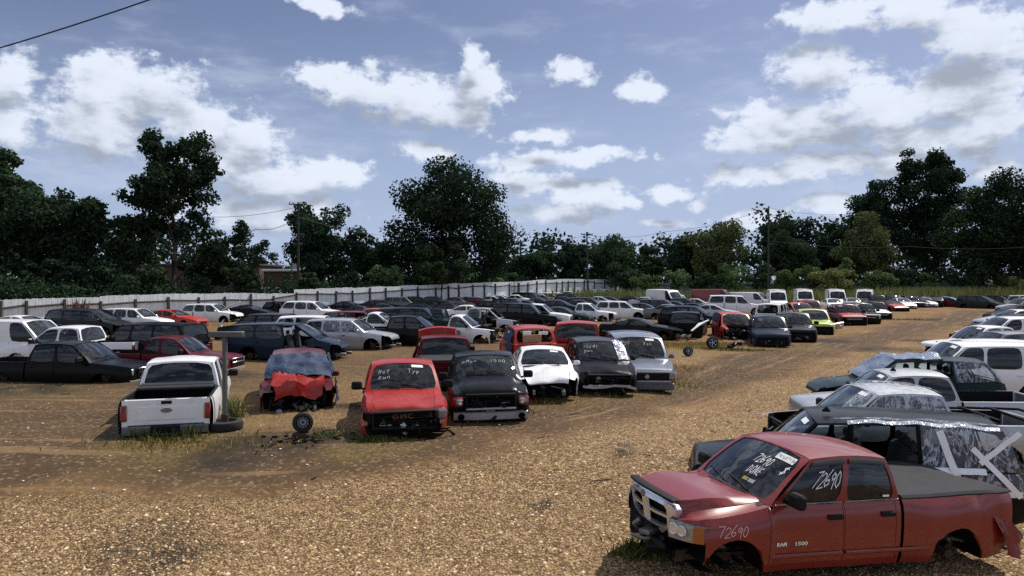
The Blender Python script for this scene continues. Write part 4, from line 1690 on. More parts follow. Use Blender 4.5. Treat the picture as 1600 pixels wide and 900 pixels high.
def tree(name, label, u, vtop, wpx, Y, mat=None, vbot=430, nc=34, leafn=9000, size=.42, group='trees beyond the fence', trunk=True, skin=.5, rc=None, extra=(), depth=None, lop=0.0, boxy=False):
    """crown outlined by photo pixels at distance Y, stood on the ground there"""
    TSEED[0] += 1
    r = np.random.default_rng(100 + TSEED[0])
    k = Y / F
    X = (u - 800) * k
    ztop = CAMH + (YH - vtop) * k
    zbot = CAMH + (YH - vbot) * k
    hw, hh = wpx * k / 2, (ztop - zbot) / 2
    cz = (ztop + zbot) / 2
    rc = rc or min(hw, hh) * .30
    C, Q = clumps(r, int(nc * 1.25), 0, cz, hw - rc * .5, hh - rc * .45, depth or min(hw, 6.0), rc, skin, lop, boxy)
    for (eu, ev, ew, eh) in extra:       # side crowns, again in pixels
        n2 = max(4, int(nc * .3))
        C2, Q2 = clumps(r, n2, (eu - u) * k, CAMH + (YH - ev) * k, ew * k / 2, eh * k / 2, min(ew * k / 2, 3.5), rc * .75, .4)
        C, Q = np.concatenate([C, C2]), np.concatenate([Q, Q2])
    leafn = int(leafn * 1.7)
    size *= .84
    vol = (Q[:, 0] ** 2)
    cnt = np.maximum(20, (leafn * vol / vol.sum()).astype(int))
    V, F_ = leaves(C, Q, cnt, size, r)
    root = thing(name, label, 'tree' if trunk else 'shrub', (X, Y, 0), 0, group)
    # the crown reaches down to the ground on shrubs
    np_mesh('crown' if trunk else 'foliage', V, F_, mat or L_DARK, root)
    tm = MB()
    th = max(zbot + hh * .5, 1.0)
    r0 = max(.06, min(.5, (ztop) * .020))
    bend = [Vector((math.sin(i * 1.7 + TSEED[0]) * .02 * ztop * i / 6, math.cos(i * 2.1) * .3, (cz + hh * .55) * i / 6)) for i in range(7)]
    tm.tube(bend, [r0 * (1 - .75 * i / 6) for i in range(7)], 8)
    idx = r.permutation(len(C))[:14 if trunk else 5]
    for i in idx:
        c = Vector(C[i])
        t0 = max(.12, min(.8, (c.z - hh * .5) / max(.1, (cz + hh * .55)) * .9))
        b0 = bend[min(5, int(t0 * 6))].lerp(bend[min(6, int(t0 * 6) + 1)], t0 * 6 % 1)
        tm.tube([b0, b0.lerp(c, .5) + Vector((0, 0, hh * .03)), c], [r0 * .38, r0 * .22, r0 * .06], 5)
    tm.build('trunk' if trunk else 'stems', M_BARK, root, 60)
    return root


# ------------------------------------------------------------------ trees, left to right
def trees():
    t = tree
    t('tree', 'tall lit tree cut off by the left edge of the picture', 8, 208, 104, 68, L_MID, 440, 46, 11000, .44, lop=-.12)
    t('tree', 'broad very dark tree with a ragged crown beside the tall tree at the left edge', 88, 280, 150, 66, L_DARK, 450, 46, 12000, .40, extra=[(140, 335, 30, 40)])
    t('tree', 'thin pale tree between the broad dark tree and the tall cottonwood', 202, 322, 84, 70, L_MID, 448, 26, 4200, .36)
    t('cottonwood_tree', 'tall slender cottonwood with a bare trunk standing over the left fence', 272, 203, 138, 70, L_DARK, 362, 50, 10500, .40, skin=.4, rc=.95, extra=[(235, 225, 30, 40), (305, 235, 50, 50), (325, 262, 36, 50), (310, 365, 95, 60), (220, 312, 50, 30), (235, 350, 60, 40), (330, 395, 50, 50)])
    t('tree', 'small spiky half bare tree right of the tall cottonwood', 382, 336, 62, 72, L_DARK, 445, 22, 2600, .30, extra=[(405, 400, 40, 60)])
    t('tree', 'low dark tree in front of the brick building', 320, 392, 95, 75, L_DARK, 452, 20, 4200, .40)
    t('tree', 'round dark tree behind the utility pole with the double crossarm', 502, 322, 108, 92, L_DARK, 448, 44, 9500, .46, boxy=True, extra=[(470, 345, 40, 50), (560, 390, 60, 70)])
    t('tree', 'low pointed dark tree between the pole tree and the great round tree', 582, 364, 78, 100, L_MID, 450, 26, 5200, .46)
    t('oak_tree', 'great round tree with sky showing through its right side', 702, 257, 204, 98, L_DARK, 425, 84, 17000, .50, skin=.55, rc=2.0, depth=7.0, boxy=True, extra=[(765, 390, 60, 110), (640, 400, 90, 60)])
    t('tree', 'leafy young tree under the great round tree by the fence', 690, 380, 90, 90, L_MID, 450, 22, 5200, .42)
    t('tree', 'low hazy tree just right of the great round tree', 812, 388, 70, 125, L_MID, 446, 24, 4200, .5)
    t('tree', 'low bushy tree right of the far double pole', 842, 384, 60, 128, L_MID, 446, 20, 3600, .5)
    t('tree', 'dark round tree just left of the tall bare utility pole', 893, 371, 68, 128, L_DARK, 446, 28, 5200, .52)
    t('tree', 'wide tree just right of the tall bare utility pole', 962, 362, 96, 130, L_MID, 446, 36, 7000, .52, extra=[(990, 420, 80, 45)])
    t('tree', 'small tree right of the wide tree behind the far fence end', 1016, 378, 50, 132, L_MID, 446, 18, 3200, .5)
    t('tree', 'dark tree half hidden by the olive dome tree', 1070, 362, 80, 128, L_DARK, 446, 30, 5600, .52)
    t('tree', 'tall dome shaped olive tree lit along its right side', 1120, 342, 92, 118, L_OLIVE, 446, 40, 9000, .44, rc=1.5)
    t('tree', 'dark tree behind the pole without crossarms', 1228, 334, 78, 132, L_DARK, 420, 30, 6000, .54)
    t('tree', 'rounded green tree in front of the pole without crossarms', 1236, 358, 90, 118, L_MID, 446, 34, 7200, .46)
    t('tree', 'dark tree between the rounded green tree and the olive pair', 1300, 345, 76, 128, L_DARK, 446, 28, 5600, .5)
    t('tree', 'olive tinted tree below the pair of tall cottonwoods', 1352, 332, 88, 116, L_OLIVE, 446, 34, 7400, .44, rc=1.4)
    t('cottonwood_tree', 'lower left one of the pair of tall cottonwoods', 1365, 268, 76, 128, L_DARK, 440, 38, 8000, .56, rc=1.5)
    t('cottonwood_tree', 'tallest cottonwood on the right with an upright feathery crown', 1447, 240, 118, 126, L_DARK, 440, 60, 12500, .56, rc=1.6, extra=[(1485, 285, 40, 80), (1420, 275, 40, 70), (1465, 262, 24, 40)])
    t('tree', 'broad leafy tree right of the tallest cottonwood', 1535, 285, 110, 112, L_MID, 446, 52, 11500, .5, boxy=True)
    t('tree', 'massive dark tree filling the right edge of the picture', 1602, 250, 130, 108, L_DARK, 446, 56, 12500, .5, boxy=True)
    # understorey along both fences
    sh = 'shrubs along the fences'
    for (u, vt, w, Y, mt, lb) in [
        (40, 395, 130, 62, L_DARK, 'dark undergrowth shrub below the tall tree at the left edge'), (140, 405, 100, 62, L_DARK, 'dark shrub left of the low white roof behind the fence'),
        (235, 410, 70, 64, L_MID, 'shrub between the two thin trunks behind the left fence'), (375, 412, 60, 70, L_MID, 'shrub under the spiky half bare tree'),
        (485, 425, 50, 78, L_MID, 'small shrub beside the parked white vehicle behind the fence'), (605, 412, 84, 88, L_BUSH, 'rounded bush left of the great round tree'),
        (555, 420, 60, 88, L_DARK, 'dark shrub behind the middle of the plank fence'), (755, 415, 60, 104, L_BUSH, 'bush hanging over the fence right of the great round tree'),
        (795, 422, 50, 112, L_MID, 'bush near the far end of the plank fence'), (850, 425, 60, 120, L_DARK, 'dark shrub left of the tall bare pole'),
        (975, 408, 74, 112, L_MID, 'tangled shrub growing over the far end of the plank fence'), (1010, 425, 50, 108, L_BUSH, 'shrub left of the far white van'),
        (1060, 412, 60, 112, L_BUSH, 'pale leaning shrub behind the far white van'), (1098, 420, 50, 110, L_MID, 'shrub behind the red van top'),
        (1145, 405, 66, 112, L_BUSH, 'shrub left of the row of white vans'), (1190, 408, 56, 110, L_MID, 'dark shrub behind the first white van'),
        (1228, 412, 60, 108, L_BUSH, 'shrub behind the middle white van'), (1265, 400, 56, 106, L_BUSH, 'tall leafy shrub between the white vans'),
        (1300, 405, 70, 104, L_WEED, 'willowy hanging shrub behind the third white van'), (1322, 392, 46, 108, L_BUSH, 'upright sapling behind the willowy shrub'),
        (1370, 410, 66, 106, L_BUSH, 'shrub behind the grey sided van'), (1415, 412, 60, 112, L_MID, 'shrub in front of the grey fence on the right'),
        (1450, 424, 50, 112, L_BUSH, 'pale shrub over the blue draped sedan'), (1490, 420, 56, 112, L_MID, 'rounded shrub over the dark minivan'),
        (1525, 415, 60, 112, L_BUSH, 'light green shrub left of the far right thicket'), (1575, 415, 66, 110, L_BUSH, 'light green thicket shrub at the right edge'),
        (1600, 428, 50, 100, L_WEED, 'yellowish weedy shrub at the right edge')]:
        tree('shrub', lb, u, vt, w, Y, mt, 462, 16, 2600, .34, sh, trunk=False, skin=.3, depth=2.0)
    # dark undergrowth filling the strip behind the plank fence
    r = np.random.default_rng(19)
    C = []
    for _ in range(1100):
        u = r.uniform(-90, 1010)
        f = fence_pt(u)
        q = r.uniform(2.5, 9)
        hmax = 3.5 + 1.0 * math.sin(u * .03) + .8 * math.sin(u * .083)
        if 405 < u < 475:
            hmax = 1.6
        C.append((f.x - .92 * q, f.y + .38 * q, r.random() * hmax * (.5 + .5 * q / 9)))
    C = np.array(C)
    V, Q = leaves(C, np.full((len(C), 3), 1.0), np.full(len(C), 110), .24, r)
    o = np_mesh('undergrowth', V, Q, L_DARK)
    tag(o, 'dark tangled undergrowth along the back of the plank fence', None, None, 'stuff')
    # the solid wood behind everything
    r = np.random.default_rng(9)
    n = 1500
    x = r.uniform(-150, 190, n)
    y = r.uniform(138, 160, n)
    hgt = 8.6 + 3.0 * np.sin(x * .06) + 2.0 * np.sin(x * .17 + 1) + np.where(x > 50, 9, 0) + np.where(x < -60, 3, 0)
    C = np.stack([x, y, r.random(n) * hgt], 1)
    V, Q = leaves(C, np.full((n, 3), 2.4), np.full(n, 52), .8, r)
    o = np_mesh('wood', V, Q, L_DARK)
    tag(o, 'far dark wood closing the view behind the trees', None, None, 'stuff')


trees()


# ------------------------------------------------------------------ weeds and grass
def blades(name, label, zones, mat, hgt, wid, seed_, lean=.35, kind='stuff'):
    r = np.random.default_rng(seed_)
    Vs = []
    for (x, y, rx, ry, n) in zones:
        px = x + r.normal(0, .5, n) * rx
        py = y + r.normal(0, .5, n) * ry
        pz = np.array([zg(a, b) for a, b in zip(px, py)]) - .02
        h = hgt * r.uniform(.35, 1.15, n)
        a = r.random(n) * 6.28
        dx, dy = np.cos(a) * wid * r.uniform(.6, 1.4, n), np.sin(a) * wid
        lx, ly = r.normal(0, lean, n) * h, r.normal(0, lean, n) * h
        B0 = np.stack([px - dx, py - dy, pz], 1)
        B1 = np.stack([px + dx, py + dy, pz], 1)
        M1 = np.stack([px + dx * .8 + lx * .4, py + dy * .8 + ly * .4, pz + h * .6], 1)
        T1 = np.stack([px + lx, py + ly, pz + h], 1)
        Vs.append(np.stack([B0, B1, M1, T1], 1).reshape(-1, 3))
    V = np.concatenate(Vs)
    o = np_mesh(name, V, np.arange(len(V)).reshape(-1, 4), mat)
    tag(o, label, None, None, kind)
    return o


def zone(u, v, rx, ry, n):
    c = ground_at(u, v)
    return (c.x, c.y, rx, ry, n)


blades('grass', 'dry straw coloured grass at the feet of the front facing row', [zone(880, 612, 1.6, 1.2, 1500), (zone(930, 604, 2.0, 1.2, 1800)), zone(1000, 592, 2.2, 1.6, 2000), zone(845, 625, .9, .9, 700), zone(700, 652, 1.2, .7, 500),
                                                                     zone(1055, 540, 3.2, 1.8, 2500), zone(1120, 538, 2.5, 1.0, 1200), zone(1030, 575, 1.8, 1.0, 900), zone(250, 697, 1.6, .5, 260), zone(340, 700, 1.4, .6, 160), zone(420, 690, 1.8, .9, 160), zone(1180, 540, 2.0, .6, 500)], L_STRAW, .14, .012, 31)
blades('grass', 'green grass tufts along the wheel tracks and bumpers', [zone(920, 604, 1.9, .7, 2200), zone(975, 596, 1.4, .6, 1000), zone(255, 688, 1.3, .35, 260), zone(365, 650, .5, .5, 160), zone(330, 668, .6, .4, 100), zone(760, 648, 1.1, .4, 700), zone(590, 690, .6, .3, 300), zone(1005, 862, .35, .35, 350), zone(985, 868, .3, .2, 200),
                                                                         zone(1030, 850, .2, .2, 200), zone(1120, 545, .8, .4, 300), zone(1160, 548, 1.5, .4, 400), zone(505, 682, .5, .4, 200), zone(90, 590, 1.8, .5, 500), zone(1420, 500, 3.0, 1.5, 600)], L_GREEN, .16, .012, 32)
WZ = [(x, y, 9, 5, 1500) for x, y in [(56, 104), (64, 104), (72, 104), (80, 102), (50, 106), (58, 99), (66, 98), (74, 97), (44, 108), (84, 98)]]
blades('weeds', 'tall pale green weeds standing before the grey fence on the right', WZ, L_WEED, 2.3, .09, 33, .12)
blades('weeds', 'tall weeds behind the row of white vans', [(x, y, 7, 3, 900) for x, y in [(26, 101), (33, 99), (40, 97), (47, 96), (18, 104), (12, 106), (36, 100)]], L_WEED, 2.0, .09, 34, .12)
blades('weeds', 'leafy weeds in front of the stripped black car', [zone(900, 606, .9, .3, 260), zone(955, 600, .7, .3, 200)], L_GREEN, .75, .02, 35, .15)
blades('weeds', 'low weeds under the white pickup tailgate', [zone(225, 685, .5, .15, 40), zone(290, 682, .5, .15, 50)], L_GREEN, .30, .02, 36, .2)
blades('weeds', 'green weed clump growing beside the sign post', [zone(366, 650, .2, .2, 120)], L_WEED, .55, .018, 37, .2)
blades('weeds', 'brown dead creeper hanging on the left fence', [(-31.0, 52.6, .7, .15, 160)], L_RUST, 1.9, .06, 38, .16)

# ------------------------------------------------------------------ the plank fence
M_PLANK = simple('whitewashed_plank', (0.84, 0.88, 0.89), 0.85, nscale=5, namt=.28, bump=.2)
M_PLANK2 = simple('weathered_plank', (0.70, 0.75, 0.77), 0.85, nscale=5, namt=.30, bump=.2)
M_POST = simple('old_grey_timber', (0.060, 0.058, 0.052), 0.9, nscale=7, namt=.4, bump=.3)
M_TAN = simple('bare_plank', (0.48, 0.42, 0.34), 0.85, nscale=5, namt=.2)


def plank_fence():
    rng = random.Random(5)
    cols = [-75, -38, 0, 40, 100, 156, 210, 262, 309, 350, 391, 426, 462, 495, 524, 550, 577, 602, 627, 652, 680, 700, 716, 738, 756, 773, 795, 810, 824, 838, 852, 869, 878, 887, 897, 912, 928, 944, 962, 980, 1000]
    tops = [(-75, 469), (0, 467.5), (100, 465), (200, 462), (270, 459.5), (345, 457.5), (395, 458), (420, 458.5), (458, 459), (461, 451.5), (524, 450.5), (600, 447.5), (650, 446), (700, 443.5), (760, 441), (810, 440), (852, 437), (880, 436), (930, 436.5), (1000, 438)]
    root = thing('fence', 'long whitewashed plank fence with dark posts running behind the left rows of cars', 'fence', tuple(fence_pt(400)), 0)
    org = fence_pt(400)

    def zt_(u):
        y = fence_pt(u).y
        return CAMH - (pw(tops, u) - YH) * y / F
    for i, (ua, ub) in enumerate(zip(cols[:-1], cols[1:])):
        a, b = fence_pt(ua), fence_pt(ub)
        d = (b - a)
        L = d.length
        d.normalize()
        nrm = Vector((d.y, -d.x, 0))           # towards the yard
        if nrm.y > 0:
            nrm = -nrm
        rot = Matrix.Rotation(math.atan2(d.y, d.x), 3, 'Z')
        n = max(5, int(L / .21))
        mb = MB()
        step = rng.uniform(-.05, .05)
        for k in range(n):
            t = (k + .5) / n
            u = ua + (ub - ua) * t
            h = zt_(u) + step + rng.uniform(-.025, .025)
            c = a.lerp(b, t) + nrm * rng.uniform(-.006, .006) - org
            mb.box(c + Vector((0, 0, h / 2)), (L / n - .010, .022, h), .003, rot @ Matrix.Rotation(rng.uniform(-.006, .006), 3, 'Y'), 1 if rng.random() < .3 else 0)
        mats = [M_PLANK, M_PLANK2]
        if i == 26:
            mats = [M_TAN, M_PLANK2]
        mb.build('panel', mats, root, None, smooth=False)
        # post on the yard side
        pm = MB()
        hp = zt_(ua) - rng.uniform(.05, .35)
        pm.box(a + nrm * .12 - org + Vector((0, 0, hp / 2)), (.17, .17, hp), .02, rot @ Matrix.Rotation(rng.uniform(-.03, .03), 3, 'Y'))
        pm.build('post', M_POST, root)
        for hh in (.72, .20):
            rm = MB()
            z0, z1 = zt_(ua) * hh + rng.uniform(-.06, .06), zt_(ub) * hh + rng.uniform(-.06, .06)
            if hh == .72:
                z0, z1 = zt_(ua) - .55 + rng.uniform(-.1, .1), zt_(ub) - .55 + rng.uniform(-.1, .1)
            rm.tube([a + nrm * .07 - org + Vector((0, 0, z0)), b + nrm * .07 - org + Vector((0, 0, z1))], [.075, .075], 6)
            rm.build('rail', M_POST, root)


plank_fence()

# second fence behind the vans and weeds
M_SHEET = simple('grey_blue_sheet', (0.20, 0.22, 0.245), 0.6, 0.2, 3, .25)


def sheet_fence():
    root = thing('fence', 'grey blue sheet metal fence half hidden by shrubs on the right', 'fence', (20, 122, 0))
    org = Vector((20, 122, 0))
    pts = [Vector((18, 124, 0)) + Vector((i * 3.0, -i * .35, 0)) for i in range(27)]
    for i, (a, b) in enumerate(zip(pts[:-1], pts[1:])):
        mb = MB()
        d = (b - a).normalized()
        rot = Matrix.Rotation(math.atan2(d.y, d.x), 3, 'Z')
        for k in range(6):
            c = a.lerp(b, (k + .5) / 6) - org
            mb.box(c + Vector((0, (k % 2) * .04, 1.45)), (.48, .03, 2.7 + .05 * math.sin(i * 1.3)), .01, rot)
        mb.build('panel', M_SHEET, root)
        pm = MB()
        pm.box(a - org + Vector((0, -.1, 1.5)), (.1, .1, 3.0), .01, rot)
        pm.build('post', M_POST, root)
        rm = MB()
        rm.box((a + b) / 2 - org + Vector((0, -.07, 2.4)), (3.0, .05, .10), .01, rot)
        rm.build('rail', M_POST, root)


sheet_fence()

# ------------------------------------------------------------------ poles and wires
M_POLE = simple('pole_timber', (0.050, 0.042, 0.036), 0.9, nscale=6, namt=.3)
M_WIRE = simple('wire', (0.015, 0.016, 0.018), 0.6)
M_INSUL = simple('insulator', (0.10, 0.10, 0.11), 0.4)


def px3(u, v, Y):
    return Vector(((u - 800) / F * Y, Y, CAMH + (YH - v) * Y / F))


def pole(u, vtop, Y, arms, label, r=.16, lean=0.0):
    t = px3(u, vtop, Y)
    root = thing('utility_pole', label, 'utility pole', (t.x, Y, 0), 0, 'utility poles')
    m = MB()
    m.tube([(0, 0, -.2), (lean * .5, 0, t.z * .5), (lean, 0, t.z)], [r, r * .85, r * .62], 10)
    m.build('pole', M_POLE, root)
    for (dz, w, rz) in arms:
        a = MB()
        rot = Matrix.Rotation(rz, 3, 'Z')
        a.box((lean, -.12, t.z - dz), (w, .11, .13), .01, rot)
        ao = a.build('crossarm', M_POLE, root)
        for sx in (-.46, -.25, .25, .46):
            i = MB()
            q = rot @ Vector((sx * w, 0, 0))
            i.lathe([(0, .03), (.05, .06), (.10, .045), (.16, .05), (.2, .001)], Vector((lean, -.12, t.z - dz + .06)) + q, (0, 0, 1), 8)
            i.build('insulator', M_INSUL, ao)
    if arms:
        b = MB()
        b.tube([(lean, -.1, t.z - arms[0][0] - .7), (lean + arms[0][1] * .25, -.12, t.z - arms[0][0] - .05)], .02, 5)
        b.tube([(lean, -.1, t.z - arms[0][0] - .7), (lean - arms[0][1] * .25, -.12, t.z - arms[0][0] - .05)], .02, 5)
        b.build('brace', M_POLE, root)
    return root


pole(466, 316, 84, [(.25, 2.0, .2), (3.8, 1.4, .1), (4.9, 1.0, 0)], 'leftmost utility pole rising out of the dark round tree', .17)
pole(813, 375, 150, [(.3, 2.6, .15), (1.8, 2.2, .15)], 'short looking utility pole with two crossarms right of the great round tree', .2)
pole(919, 364, 112, [(.25, 1.9, .3), (2.6, 1.0, .3)], 'tall bare utility pole with one crossarm near the centre of the tree line', .17, -.2)
pole(1200, 322, 104, [], 'thin utility pole without crossarms behind the white vans', .15, .1)


def wire(label, pts, r=.02, sag=.6, name='power_line'):
    m = MB()
    for (a, b) in zip(pts[:-1], pts[1:]):
        L = [a.lerp(b, i / 10) - Vector((0, 0, sag * 4 * (i / 10) * (1 - i / 10))) for i in range(11)]
        m.tube(L, r, 5)
    o = m.build(name, M_WIRE, None, 60)
    tag(o, label, 'wire', 'overhead wires')


wire('thick black cable crossing the sky in the top left corner', [px3(-60, 92, 16), px3(300, -24, 15)], .016, .05, 'cable')
wire('wire from the leftmost pole sagging to the left', [px3(470, 322, 84), px3(300, 338, 78), px3(120, 345, 70)], .022, .5)
wire('lower wire pair from the leftmost pole', [px3(456, 345, 84), px3(400, 358, 80), px3(300, 385, 76)], .03, .4)
wire('thin wire from the leftmost pole to the great round tree', [px3(470, 340, 84), px3(600, 368, 92)], .015, .3)
wire('wire between the two middle poles', [px3(815, 376, 150), px3(921, 367, 112)], .022, .5)
wire('wire from the tall bare pole to the pole without crossarms', [px3(921, 367, 112), px3(1040, 362, 110), px3(1200, 325, 104)], .02, .6)
wire('upper wire running right from the pole without crossarms', [px3(1200, 324, 104), px3(1330, 335, 100)], .018, .4)
wire('low wire across the trees on the right', [px3(919, 382, 112), px3(1198, 376, 104), px3(1420, 385, 100), px3(1660, 381, 96)], .026, .5)

# ------------------------------------------------------------------ buildings behind the trees
M_BRICK = simple('brick_wall', (0.085, 0.042, 0.028), 0.9, nscale=14, namt=.3)
M_ROOFW = simple('white_roof_edge', (0.60, 0.60, 0.58), 0.6)
M_SHADE = simple('dark_opening', (0.02, 0.02, 0.022), 0.4)


def building(u0, u1, vtop, Y, label, wins, depth=12.0):
    a, b = px3(u0, vtop, Y), px3(u1, vtop, Y)
    w, h = b.x - a.x, a.z
    root = thing('building', label, 'building', ((a.x + b.x) / 2, Y, 0))
    m = MB()
    m.box((0, depth / 2, h / 2), (w, depth, h), .02)
    m.build('wall', M_BRICK, root)
    r = MB()
    r.box((0, depth / 2 - .1, h + .16), (w + .5, depth + .5, .32), .03)
    r.build('roof', M_ROOFW if w < 12 else M_POST, root)
    for (f, z, ww, wh) in wins:
        q = MB()
        q.box((f * w, -.03, z), (ww + .16, .1, wh + .16), .02)
        fo = q.build('window', M_POST, root)
        g = MB()
        g.box((f * w, -.085, z), (ww, .03, wh), .005)
        g.build('pane', M_SHADE, fo)
    v = MB()
    v.box((w * .2, 3, h + .75), (1.2, 1.2, .9), .05)
    v.box((w * .2, 3, h + 1.25), (.7, .7, .2), .03)
    v.build('roof_vent', M_STEEL, root)


building(175, 405, 415, 118, 'long low brick building behind the left trees', [(-.3, 3.0, 2.2, 1.6), (-.1, 3.0, 2.2, 1.6), (.15, 3.0, 2.2, 1.6), (.35, 3.0, 2.2, 1.6)])
building(412, 470, 424, 112, 'small brick building with a white roof edge behind the fence', [(.15, 1.6, 2.4, 2.6)], 8.0)
M_PLATE = simple('white_canopy', (0.70, 0.70, 0.70), 0.5)
c_ = thing('canopy', 'low white canopy roof showing between the dark trees at left', 'canopy', tuple(Vector((px3(177, 424, 95).x, 95, 0))))
mm = MB()
mm.box((0, 0, px3(177, 424, 95).z), (3.2, 3.0, .28), .05)
mm.build('roof', M_PLATE, c_)
mm = MB()
for sx in (-1.3, 1.3):
    mm.tube([(sx, 0, 0), (sx, 0, px3(177, 424, 95).z - .1)], .07, 6)
mm.build('legs', M_STEEL, c_)
lp = thing('street_lamp', 'short lamp post behind the brick building left of the leftmost pole', 'lamp post', (px3(456, 380, 110).x, 110, 0))
mm = MB()
mm.tube([(0, 0, 0), (0, 0, px3(456, 380, 110).z)], .08, 6)
mm.build('pole', M_POLE, lp)
mm = MB()
mm.box((-.5, 0, px3(456, 380, 110).z), (1.3, .3, .2), .04)
mm.build('lamp_head', M_STEEL, lp)


# ------------------------------------------------------------------ draped film and tarps
def drape(name, label, cat, info, patches, mat, amp=.05, off=.035, nu=14, nv=10, seed=1, group=None):
    """film laid over parts of a vehicle: each patch is fn(u, v) -> local point, sampled and crumpled"""
    root = info['root']
    mb = MB()
    for k, (fn, out) in enumerate(patches):
        rows = []
        for j in range(nv + 1):
            row = []
            for i in range(nu + 1):
                u, v = -1 + 2 * i / nu, -1 + 2 * j / nv
                p = fn(u, v)
                n = mnoise.noise(p * 3.1 + Vector((seed * 5.1, k, 0))) * amp + mnoise.noise(p * 8.3 + Vector((seed, k * 3.3, 2))) * amp * .5
                row.append(p + out * (off + n + amp * .5))
            rows.append(row)
        mb.grid(rows)
    o = mb.build(name, mat, None, 0)
    o.location, o.rotation_euler = root.location, root.rotation_euler
    tag(o, label, cat, group)
    return o


def roofp(info, s0=None, s1=None):
    S, X = info['S'], info['X']
    a, b = s0 or S['rf'], s1 or S['rr']
    return (lambda u, v: X(a + (b - a) * (v + 1) / 2, u * info['wr'] * 1.0, info['zr'](a + (b - a) * (v + 1) / 2) + .06 * (1 - u * u)), Vector((0, 0, 1)))


def sidep(info, i, sgn):
    return (info['side'](i, sgn), Vector((0, sgn, .2)).normalized())


def skinp(info, s0, s1, z0, sgn, z1=None):
    X, w, zt = info['X'], info['w'], info['zt']
    return (lambda u, v: X(s0 + (s1 - s0) * (u + 1) / 2, sgn * w(s0 + (s1 - s0) * (u + 1) / 2), z0 + ((z1 or zt(s0 + (s1 - s0) * (u + 1) / 2)) - z0) * (v + 1) / 2), Vector((0, sgn, 0)))


ROWR = 'row of trucks and SUVs along the right edge'
ROWF = 'front facing row in the middle of the yard'
ROWB = 'second row from the fence on the left'
ROWA = 'row of cars along the left fence'
ROWM = 'jumble of cars in the middle distance'
ROWD = 'row along the far side of the dirt road'
ROWV = 'vans and cars at the back right'


# ------------------------------------------------------------------ the red pickup in the foreground
def nose(I, z0, z1, hw, bars, mat, lip):
    """deep dark grille opening with a frame, bars and the radiator behind"""
    X, B = I['X'], I['B']
    g = MB()
    g.box(X(.09, 0, (z0 + z1) / 2), (.05, hw * 2, z1 - z0), .01, None, 2)
    for z in (z0, z1):
        g.box(X(-.05, 0, z), (.14, hw * 2.06, .05), .015, None, 1 if lip and z == z0 else 0)
    for sgn in (1, -1):
        g.box(X(-.03, sgn * hw, (z0 + z1) / 2), (.14, .05, z1 - z0), .015, None, 0)
    for i in range(bars):
        g.box(X(-.06 + .03 * (i % 2), 0, z0 + (z1 - z0) * (i + .7) / (bars + .4)), (.05, hw * 1.96, .030), .008, None, 0)
    rng = random.Random(int(hw * 1000) + bars)
    junk(g, X(.03, 0, (z0 + z1) / 2 - .04), (.05, hw * .75, (z1 - z0) * .32), 14, rng)
    B(g, 'grille', [mat, M_BUMPER, M_DARK])


